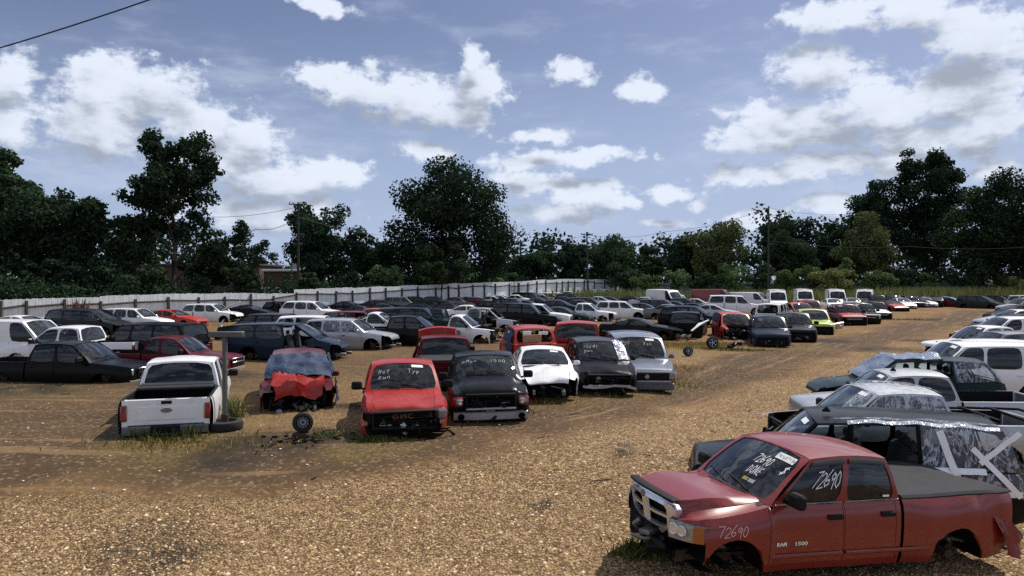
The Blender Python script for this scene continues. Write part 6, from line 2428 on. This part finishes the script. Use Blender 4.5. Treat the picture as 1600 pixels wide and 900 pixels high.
# ------------------------------------------------------------------ all the other vehicles: type, colour, roof pixel, heading, state, label
def others():
    V = [
        # second row on the left
        (ROWB, 'van', 'white', -8, 498, -4, 'tint', 'white cargo van cut off by the left edge'),
        (ROWB, 'sedan', 'white', 30, 492, -6, 'hu ang=12 nl', 'white sedan with its hood ajar behind the white cargo van'),
        (ROWB, 'crew', 'white', 118, 508, 178, 'nb nl tint Y=31', 'white pickup facing left with its front wheel and bumper missing'),
        (ROWB, 'crew', 'black', 106, 533, -2, 'tint cb Y=26', 'black crew cab pickup nearest on the far left'),
        (ROWB, 'bigsuv', 'black', 256, 503, 166, 'nf nh tint', 'black full size SUV with a stripped front seen from its tail'),
        (ROWB, 'ext', 'maroon', 268, 524, -3, 'door=maroon cb Y=28.5', 'dark red extended cab pickup with a chrome grille'),
        (ROWB, 'suv', 'black', 425, 489, 178, 'nf nh tint', 'black car with its nose off facing left beside the sign board'),
        (ROWB, 'suv', 'white', 476, 492, 2, 'dR0 dR1 nwR norear', 'bare white SUV roof and pillars behind the dark blue minivan'),
        (ROWB, 'minivan', 'steel blue', 424, 503, -4, 'nf tint dR0 nwL', 'dark blue minivan missing its front door and nose'),
        (ROWB, 'suv', 'silver', 524, 497, -10, 'nf dR9', 'silver SUV with film on its windows and a torn off front'),
        (ROWB, 'sedan', 'cream', 590, 493, -12, 'nf nh dR0 nwR nowind', 'pale car shell with the near front door gone'),
        (ROWB, 'suv', 'maroon', 542, 485, 0, 'dR0', 'dark red SUV roof behind the silver SUV'),
        (ROWB, 'crew', 'red', 588, 481, -4, '', 'red truck roof behind the pale car shell'),
        (ROWB, 'single', 'white', 588, 487, -4, 'tint', 'small white pickup cab between the red roofs'),
        (ROWB, 'crew', 'black', 636, 492, -8, 'tint nf', 'black crew cab truck left of the white single cab pickup'),
        (ROWB, 'bigsuv', 'dark green', 632, 479, -6, 'tint', 'dark green SUV behind the black crew cab truck'),
        (ROWB, 'crew', 'navy', 678, 481, 174, 'ch', 'dark blue pickup with scribbled glass'),
        (ROWB, 'single', 'white', 718, 491, -12, 'nf nh nobed', 'white single cab pickup with a bare frame nose'),
        (ROWB, 'crew', 'silver', 752, 480, -12, 'nf nh dR0 nowind nobed', 'silver crew cab with its engine laid bare'),
        (ROWB, 'sedan', 'white', 730, 476, -8, '', 'white sedan roof behind the silver crew cab'),
        (ROWB, 'crew', 'white', 836, 474, -14, 'dR0 dR1 nwR nb nl hood=white nobed', 'white crew cab shell with both near doors gone'),
        (ROWB, 'bigsuv', 'black', 800, 473, -12, 'hu ang=60 tint', 'black SUV with its hood raised behind the bare engine'),
        (ROWB, 'sedan', 'dark green', 872, 479, -18, 'nb', 'dark sedan right of the doorless white crew cab'),
        (ROWB, 'ext', 'white', 914, 473, -18, 'nf nobed', 'white extended cab pickup with a clean door and no nose'),
        (ROWB, 'suv', 'white', 958, 470, -14, 'nrb norear nt crushrear=.12', 'white SUV tilted nose up with a crushed tail'),
        (ROWB, 'sedan', 'navy', 1020, 470, -22, 'tint', 'dark blue sedan with its nose near the straw grass'),
        (ROWB, 'sedan', 'dark grey', 905, 468, -16, '', 'dark car between the two white shells'),
        # along the fence
        (ROWA, 'minivan', 'dark grey', 122, 482, -6, 'nf', 'dark grey minivan with chrome window line by the left fence'),
        (ROWA, 'suv', 'white', 196, 481, -7, '', 'white crossover between the dark minivan and the orange red sedan'),
        (ROWA, 'sedan', 'orange red', 262, 483, -8, '', 'orange red sedan by the left fence'),
        (ROWA, 'suv', 'white', 318, 474, -8, 'nf', 'white crossover by the fence with its nose stripped'),
        (ROWA, 'coupe', 'black', 385, 473, -10, '', 'black coupe with a white panel propped on its roof'),
        (ROWA, 'suv', 'black', 440, 469, -8, 'dR0 dR1 nwR wf', 'black doorless SUV draped with a blue sheet by the fence'),
        (ROWA, 'suv', 'white', 474, 470, -10, 'w', 'clean white crossover on wheels by the fence'),
        (ROWA, 'sedan', 'black', 540, 468, -10, '', 'black sedan right of the clean white crossover'),
        (ROWA, 'sedan', 'dark grey', 588, 466, -12, 'hu ang=45', 'dark car with its hood standing up by the fence'),
        (ROWA, 'suv', 'grey', 622, 463, -12, '', 'grey crossover by the fence below the great round tree'),
        (ROWA, 'hatch', 'black', 644, 459, -12, 'w', 'black hatchback on alloy wheels behind the grey crossover'),
        (ROWA, 'sedan', 'dark grey', 674, 462, -13, 'w', 'dark grey sedan on alloy wheels below the great round tree'),
        (ROWA, 'sedan', 'grey', 712, 461, -13, '', 'dull grey sedan behind the dark red sedan'),
        (ROWA, 'sedan', 'maroon', 742, 464, -14, '', 'dark red sedan in the middle of the fence row'),
        (ROWA, 'sedan', 'white', 768, 462, -14, '', 'white sedan tucked behind the dark red sedan'),
        (ROWA, 'hatch', 'pale blue', 776, 454, -14, '', 'pale blue hatchback by the fence'),
        (ROWA, 'sedan', 'white', 806, 459, -15, '', 'white sedan with a long roofline in the middle distance'),
        (ROWA, 'bigsuv', 'black', 818, 453, -15, 'tint', 'black SUV behind the long roofed white sedan'),
        (ROWA, 'suv', 'white', 852, 456, -16, 'dR0', 'white crossover missing its front door below the bright fence panels'),
        (ROWA, 'suv', 'white', 866, 453, -16, '', 'white crossover behind the one missing its door'),
        (ROWA, 'crew', 'white', 888, 449, -17, '', 'white pickup far off below the bright fence panels'),
        (ROWA, 'sedan', 'black', 892, 456, -17, '', 'black sedan in front of the far white pickup'),
        (ROWA, 'sedan', 'navy', 916, 456, -18, '', 'dark blue sedan right of the far white pickup'),
        (ROWA, 'sedan', 'purple', 908, 450, -18, '', 'purplish car roof at the far fence'),
        (ROWA, 'van', 'white', 934, 448, -18, '', 'white van roof at the far fence below the tall bare pole'),
        (ROWA, 'suv', 'silver', 938, 456, -18, '', 'silver SUV below the tall bare pole'),
        (ROWA, 'suv', 'dark grey', 958, 451, -18, '', 'dark grey SUV at the far fence end'),
        (ROWA, 'sedan', 'black', 978, 454, -20, '', 'black sedan at the end of the fence row'),
        (ROWA, 'crew', 'black', 996, 456, -20, 'nf', 'black truck at the end of the fence row below the tangled shrub'),
        (ROWA, 'sedan', 'steel blue', 880, 463, -16, '', 'blue grey car in the middle of the jumble'),
        (ROWA, 'suv', 'dark green', 908, 464, -16, '', 'dark green SUV in the middle of the jumble'),
        (ROWA, 'sedan', 'silver', 935, 463, -17, '', 'silver sedan behind the tilted white SUV'),
        (ROWA, 'sedan', 'black', 985, 462, -18, '', 'black sedan behind the dark blue sedan'),
        (ROWB, 'sedan', 'black', 655, 471, -10, '', 'black sedan low behind the dark blue pickup with scribbled glass'),
        (ROWB, 'sedan', 'dark grey', 700, 473, -12, '', 'dark sedan roof just left of the white sedan roof'),
        (ROWB, 'hatch', 'black', 765, 470, -13, '', 'black hatchback between the white sedan roof and the raised hood'),
        (ROWB, 'sedan', 'dark green', 600, 474, -10, 'hu ang=40', 'dark green car with a raised hood above the red truck roof'),
        (ROWB, 'coupe', 'black', 560, 477, -8, '', 'black coupe roof over the dark red SUV roof'),
        (ROWA, 'sedan', 'black', 838, 465, -15, '', 'black sedan behind the doorless white crew cab'),
        (ROWA, 'hatch', 'dark grey', 866, 468, -16, 'nf', 'dark hatchback left of the white extended cab pickup'),
        (ROWA, 'sedan', 'black', 820, 469, -15, '', 'black car low beneath the long roofed white sedan'),
        (ROWA, 'sedan', 'steel blue', 950, 463, -17, '', 'blue grey sedan behind the tilted white SUV roof'),
        (ROWA, 'suv', 'black', 885, 459, -16, '', 'black SUV in front of the far white pickup tail'),
        (ROWA, 'sedan', 'silver', 845, 451, -16, '', 'small silver car close against the bright fence panels'),
        (ROWA, 'sedan', 'dark grey', 730, 457, -14, '', 'dark grey sedan against the fence above the dark red sedan'),
        (ROWA, 'suv', 'black', 790, 466, -14, 'nf', 'black SUV nose left of the raised black hood'),
        (ROWM, 'sedan', 'black', 1000, 473, -20, '', 'black sedan between the tilted white SUV and the dark blue sedan'),
        (ROWM, 'suv', 'black', 1066, 477, -25, 'nb', 'black SUV before the dark green sedan'),
        (ROWM, 'sedan', 'silver', 1110, 475, -25, 'nf', 'silver car nose left of the rusty axle'),
        (ROWM, 'hatch', 'dark grey', 1062, 465, -24, '', 'dark hatchback below the white crew cab truck'),
        # middle distance
        (ROWM, 'sedan', 'silver', 1008, 463, -20, '', 'silver sedan just left of the far white van'),
        (ROWM, 'suv', 'dark grey', 1022, 467, -22, '', 'dark crossover right of the dark blue sedan'),
        (ROWM, 'vanhigh', 'white', 1034, 449, -60, 'nl nb dR0', 'high roofed white van alone in the middle distance'),
        (ROWM, 'crew', 'white', 1060, 460, -22, '', 'white crew cab truck right of the high roofed van'),
        (ROWM, 'sedan', 'dark grey', 1076, 458, -24, 'hu ang=50', 'dark car with a raised hood left of the red van top'),
        (ROWM, 'vanhigh', 'brick red', 1108, 450, -30, '', 'red van rising behind the white full size SUV'),
        (ROWM, 'sedan', 'silver', 1086, 466, -26, '', 'silver car with its nose below the raised hood'),
        (ROWM, 'bigsuv', 'white', 1134, 461, -14, 'nrb w', 'white full size SUV on wheels in the middle distance'),
        (ROWM, 'van', 'white', 1164, 454, -40, 'nb', 'white box nosed van right of the white full size SUV'),
        (ROWM, 'sedan', 'white', 1160, 464, -20, '', 'white sedan nose beside the white full size SUV'),
        (ROWM, 'sedan', 'dark green', 1052, 470, -24, 'nb', 'dark green sedan before the white crew cab truck'),
        (ROWM, 'sedan', 'black', 1082, 473, -26, 'nf', 'black car with its nose stripped before the silver car'),
        (ROWM, 'sedan', 'grey', 1045, 475, -24, '', 'grey hood and roof low behind the black pickup cab'),
        # far side of the dirt road
        (ROWD, 'coupe', 'black', 992, 496, -20, 'nf', 'black coupe body on the ground behind the blue grey SUV'),
        (ROWD, 'crew', 'black', 1072, 486, 70, 'tint dL0 nobed', 'black pickup cab seen from behind with its green door hanging'),
        (ROWD, 'suv', 'orange red', 1142, 487, -96, 'nf nh dR0 norear', 'orange red SUV shell with no hood or nose'),
        (ROWD, 'suv', 'navy', 1198, 491, -104, 'nl ng capdark nb ch t1=72', 'dark navy SUV beside the orange red shell'),
        (ROWD, 'crew', 'dark grey', 1238, 487, -104, 'nl ng nb capdark', 'dark pickup with a sloping nose left of the lime one'),
        (ROWD, 'crew', 'lime', 1268, 482, -104, 'nb nl ng capdark buckle=.06', 'lime green pickup with its front torn away'),
        (ROWD, 'bigsuv', 'white', 1206, 473, 60, 'ribs norear', 'white SUV with roof bars behind the dark pickup'),
        (ROWD, 'ext', 'red', 1244, 472, -80, '', 'red pickup roof behind the white SUV with roof bars'),
        (ROWD, 'crew', 'maroon', 1318, 474, -99, 'hood=red nb nl capdark', 'dark red crew cab pickup right of the lime one'),
        (ROWD, 'crew', 'black', 1340, 472, -100, 'nb', 'black pickup squeezed beside the dark red crew cab'),
        (ROWD, 'crew', 'dark grey', 1362, 470, -102, 'hood=white nl capdark', 'truck with a white hood along the dirt road'),
        (ROWD, 'coupe', 'maroon', 1392, 469, -94, 'nb nl hood=red capdark', 'maroon coupe with a bright red hood along the dirt road'),
        (ROWD, 'sedan', 'silver', 1406, 465, -95, 'nl', 'silver sedan behind the maroon coupe'),
        (ROWD, 'sedan', 'black', 1430, 463, -96, 'nf', 'black stripped sedan near the end of the roadside row'),
        (ROWD, 'suv', 'steel blue', 1418, 461, -96, '', 'dark blue SUV behind the silver sedan'),
        (ROWD, 'sedan', 'white', 1440, 460, -96, '', 'white sedan at the end of the roadside row'),
        # vans and cars at the back
        (ROWV, 'vanhigh', 'white', 1212, 452, -104, 'nf dR0', 'leftmost white van with a gutted front'),
        (ROWV, 'vanhigh', 'white', 1254, 451, -105, 'dR0 nb', 'second white van from the left with its side door gone'),
        (ROWV, 'vanhigh', 'white', 1304, 450, -106, '', 'third white van in the row with its windshield whole'),
        (ROWV, 'vanhigh', 'white', 1352, 449, -118, 'door=white hood=black', 'longest white van with a black hood at the end of the van row'),
        (ROWV, 'crew', 'red', 1262, 468, -100, 'nf nh', 'red truck with a bare nose in front of the second van'),
        (ROWV, 'sedan', 'white', 1300, 466, -100, 'hu ang=14', 'white hooded car in front of the third van'),
        (ROWV, 'sedan', 'silver', 1330, 465, -102, '', 'silver car in front of the longest van'),
        (ROWV, 'crew', 'black', 1368, 460, -104, '', 'black truck in front of the longest van'),
        (ROWV, 'suv', 'dark green', 1392, 457, -104, '', 'dark SUV right of the longest van'),
        (ROWV, 'sedan', 'black', 1462, 461, 60, '', 'dark sedan tail left of the blue draped one'),
        (ROWV, 'sedan', 'maroon', 1478, 461, -40, '', 'maroon sedan with a light blue sheet over its windshield'),
        (ROWV, 'minivan', 'dark grey', 1522, 461, -62, '', 'dark grey minivan by the weeds at the end of the road'),
        (ROWV, 'suv', 'black', 1552, 461, -60, 'nf', 'black SUV right of the dark grey minivan'),
        (ROWV, 'sedan', 'orange red', 1575, 463, -70, 'nf nh crush=.2 wf', 'crushed orange red wreck at the far right'),
        (ROWV, 'suv', 'silver', 1597, 461, -30, 'w', 'silver SUV beside the crushed orange red wreck'),
    ]
    out = {}
    for row in V:
        grp, typ, colr, u, v, hd, op, lab = row
        k = {}
        for o_ in op.split():
            if o_.startswith('Y='):
                k['Y'] = float(o_[2:])
        r, I = place(typ, colr, u, v, hd, op, lab, group=grp, **k)
        out[lab] = I
    return out


OT = others()


# ------------------------------------------------------------------ sheets, panels and loose parts
def onto(key):
    for k, v in OT.items():
        if key in k:
            return v
    raise KeyError(key)


I_ = onto('blue sheet by the fence')
drape('tarp', 'blue sheet hanging on the doorless black SUV by the fence', 'tarp', I_, [sidep(I_, 0, -1), (I_['ws'], I_['nws'](0, 0))], M_BLUEF, .06, .03, 8, 6, 21, 'plastic sheeting over the wrecks')
I_ = onto('silver SUV with film')
drape('plastic_sheet', 'clear film over the side windows of the silver SUV with the torn off front', 'plastic sheet', I_, [sidep(I_, 0, -1), sidep(I_, 1, -1), roofp(I_)], M_FILM, .03, .02, 10, 6, 22, 'plastic sheeting over the wrecks')
I_ = onto('orange red SUV shell')
drape('tarp', 'dark blue film over the side windows of the orange red shell', 'tarp', I_, [sidep(I_, 1, -1), sidep(I_, 2, -1)], M_BLUEF, .04, .02, 10, 6, 23, 'plastic sheeting over the wrecks')
I_ = onto('light blue sheet')
drape('tarp', 'light blue sheet over the windshield of the maroon sedan', 'tarp', I_, [(I_['ws'], I_['nws'](0, 0)), roofp(I_)], plastic_mat('light_blue_sheet', (.32, .45, .72), .95), .03, .03, 8, 6, 24, 'plastic sheeting over the wrecks')


def slab(name, label, cat, a, b, w, th, mat, bow=.05, n=8, group=None):
    """a loose bent panel between two points"""
    mb = MB()
    d = (b - a)
    side = d.normalized().cross(Vector((0, 0, 1))).normalized()
    up = side.cross(d.normalized())
    rows, rows2 = [], []
    for i in range(n + 1):
        t = i / n
        p = a.lerp(b, t) + up * bow * math.sin(math.pi * t)
        ww = w * (.6 + .4 * math.sin(math.pi * min(1, t + .15)))
        row = [p + side * ww * e / 2 + up * .03 * (1 - e * e) for e in (-1, -.4, .4, 1)]
        rows.append(row)
        rows2.append([q - up * th for q in row])
    mb.grid(rows)
    mb.grid(rows2)
    for e in (0, -1):
        mb.grid([[r[e] for r in rows], [r[e] for r in rows2]])
    mb.grid([rows[0], rows2[0]])
    mb.grid([rows[-1], rows2[-1]])
    o = mb.build(name, mat, None, 40)
    return tag(o, label, cat, group)


slab('body_panel', 'white car panel propped on the roof of the black coupe', 'car panel', px3(346, 486, 55), px3(375, 471, 55), .55, .03, PAINT('white'))
slab('body_panel', 'white pillar trim stuck upright beside the black car with its nose off', 'car panel', px3(346, 512, 42), px3(349, 500, 42), .25, .03, PAINT('white'))
slab('fender', 'red crumpled truck panel standing behind the dark red pickup', 'car panel', px3(655, 516, 30), px3(712, 513, 30), .9, .55, PAINT('red'), .10)
slab('hood', 'pale hood propped up beside the doorless white crew cab', 'car panel', px3(786, 486, 56), px3(803, 475, 57), 1.1, .04, PAINT('silver'))
slab('pipe', 'white plank leaning beside the orange red shell', 'plank', px3(1080, 517, 37), px3(1107, 500, 37.5), .16, .03, M_PAPER)
slab('pipe', 'second shorter white strip leaning beside the orange red shell', 'plank', px3(1086, 512, 37.3), px3(1096, 504, 37.6), .08, .02, M_PAPER)
g = ground_at(1291, 517)
bp = MB()
for j, (dz, dx) in enumerate(((.10, 0), (.32, .25))):
    bp.grid([[Vector((-1.0 + 2.0 * i / 8, -.28 * math.sin(math.pi * i / 8) - dx + e * .03, dz + hh + .05 * math.sin(i))) for i in range(9)] for hh, e in ((0, 0), (.06, -2.5), (.20, -2.8), (.24, 0))])
bo = bp.build('bumper_cover', PAINT('silver'), None, 40)
bo.location, bo.rotation_euler = (g.x, g.y, g.z), (0, 0, R(-6))
tag(bo, 'loose bumper covers stacked in front of the lime green pickup', 'bumper')
g = ground_at(1102, 487)
am = MB()
am.tube([(-.9, 0, .45), (-.2, .1, .55), (.9, 0, .42)], .09, 8)
junk(am, (0, 0, .5), (.7, .3, .3), 20, random.Random(2))
ao = am.build('axle_assembly', [M_RUST, M_STEEL, M_DARK], None, 40)
ao.location = (g.x, g.y, g.z)
tag(ao, 'rusty axle and engine lump standing left of the white full size SUV', 'axle')
for (u, v, lab, n, sz) in [(575, 540, 'torn metal scraps lying below the silver SUV and pale car shell', 16, .5), (690, 535, 'twisted frame scraps in front of the white single cab pickup', 16, .6), (790, 522, 'engine scraps heaped beside the silver crew cab', 22, .7), (935, 503, 'broken suspension bits between the two white shells', 14, .5),
                           (640, 655, 'broken front end bits hanging at the corner of the bright red pickup', 14, .3), (860, 505, 'black scraps under the doorless white crew cab', 12, .5), (1150, 545, 'metal scraps under the orange red shell', 12, .4), (455, 535, 'scraps below the nose of the dark blue minivan', 12, .5)]:
    g = ground_at(u, v)
    sm_ = MB()
    junk(sm_, (0, 0, .16), (sz, sz * .6, .14), n, random.Random(u))
    so = sm_.build('scrap_heap', [M_DARK, M_STEEL, M_RUST], None, 40)
    so.location = (g.x, g.y, g.z)
    tag(so, lab, 'scrap')

# ------------------------------------------------------------------ sign post on a tyre
g = ground_at(350, 671)
k = g.y / F
sp_ = thing('sign_post', 'grey metal sign post with a cross board standing in a flat tyre', 'sign post', tuple(g))
M_GALV = simple('galvanised_steel', (.11, .115, .115), .5, .5, 10, .2)
pm = MB()
hz = (671 - 526) * k
pm.box((.02, 0, hz / 2), (.10, .10, hz), .012)
pm.build('post', M_GALV, sp_)
pm = MB()
pm.box((.06, 0, hz + .055), (.80, .16, .13), .012)
pm.build('cross_board', M_GALV, sp_)
pm = MB()
pm.box((.02, 0, .12), (.34, .34, .05), .02)
pm.tube([(.02, 0, .1), (.02, 0, .35)], .09, 10)
pm.build('base_plate', M_RUST, sp_)
ma, mb2 = wheel_meshes(.41, 'steel')
ty = bpy.data.objects.new('tyre', ma)
COL.objects.link(ty)
ty.location = (g.x + .02, g.y, g.z + .11)
ty.rotation_euler = (R(90), 0, 0)
tag(ty, 'flat lying tyre holding the foot of the grey sign post', 'tyre')


def loose_wheel(u, v, rad, style, lab, rz, tilt=8, stand=False):
    g = ground_at(u, v)
    w_ = put_wheel(None, (g.x, g.y, g.z + rad * .98 + (.12 if stand else 0)), rad, style, (R(tilt), 0, R(rz)), 'wheel')
    tag(w_, lab, 'wheel', 'loose wheels in the yard')
    return g


M_RIMD = simple('black_steel_rim', (.018, .017, .016), .6)
g = loose_wheel(473, 684, .225, 'steel', 'black steel wheel with round holes standing on a block in an oily patch', 200, 10, True)
bk = MB()
bk.box((0, 0, .06), (.42, .3, .13), .03)
bo = bk.build('block', M_RUST, None)
bo.location = (g.x, g.y, g.z)
tag(bo, 'dark block under the standing steel wheel', 'block')
loose_wheel(1075, 556, .22, 'alloy', 'wheel standing alone on the dirt left of the orange red shell', 195, 8)
loose_wheel(1033, 572, .26, 'steel', 'wheel with a rusty rim lying behind the blue grey SUV', 170, 14)
loose_wheel(1113, 545, .30, 'alloy', 'alloy wheel leaning at the flank of the orange red shell', 190, 6)
loose_wheel(1031, 526, .30, 'steel', 'wheel under the nose of the black coupe body', 165, 8)
# debris round the standing wheel and here and there on the dirt
rng = random.Random(77)
db = MB()
for _ in range(60):
    a, q = rng.uniform(0, 6.28), abs(rng.gauss(0, .55))
    db.box((math.cos(a) * q, math.sin(a) * q * .8, .015), (rng.uniform(.03, .14), rng.uniform(.02, .07), .03), .004, Matrix.Rotation(a, 3, 'Z'), rng.choice((0, 0, 1)))
do = db.build('debris', [M_DARK, M_RUST, M_PAPER], None)
g = ground_at(478, 688)
do.location = (g.x, g.y, g.z + .01)
tag(do, 'scattered dark debris round the standing steel wheel', None, None, 'stuff')
lt = MB()
for _ in range(90):
    u, v = rng.uniform(20, 1250), rng.uniform(560, 780)
    g = ground_at(u, v)
    if rng.random() < .65:
        lt.box(g + Vector((0, 0, .02)), (rng.uniform(.02, .06), rng.uniform(.015, .04), .012), .003, Matrix.Rotation(rng.uniform(0, 3), 3, 'Z'), 0)
    else:
        lt.box(g + Vector((0, 0, .02)), (rng.uniform(.08, .4), .02, .015), .003, Matrix.Rotation(rng.uniform(0, 3), 3, 'Z'), 1)
lo = lt.build('litter', [M_PAPER, M_DARK], None)
tag(lo, 'small paper scraps and sticks scattered over the dirt', None, None, 'stuff')

# vehicle parked behind the fence by the small brick building
vehicle('suv', 'white', Vector((px3(431, 446, 98).x, 98, .6)), R(-8), 'w tint', 'suv', 'white car parked outside the fence by the small brick building', 'SUV', None, 2, 777)
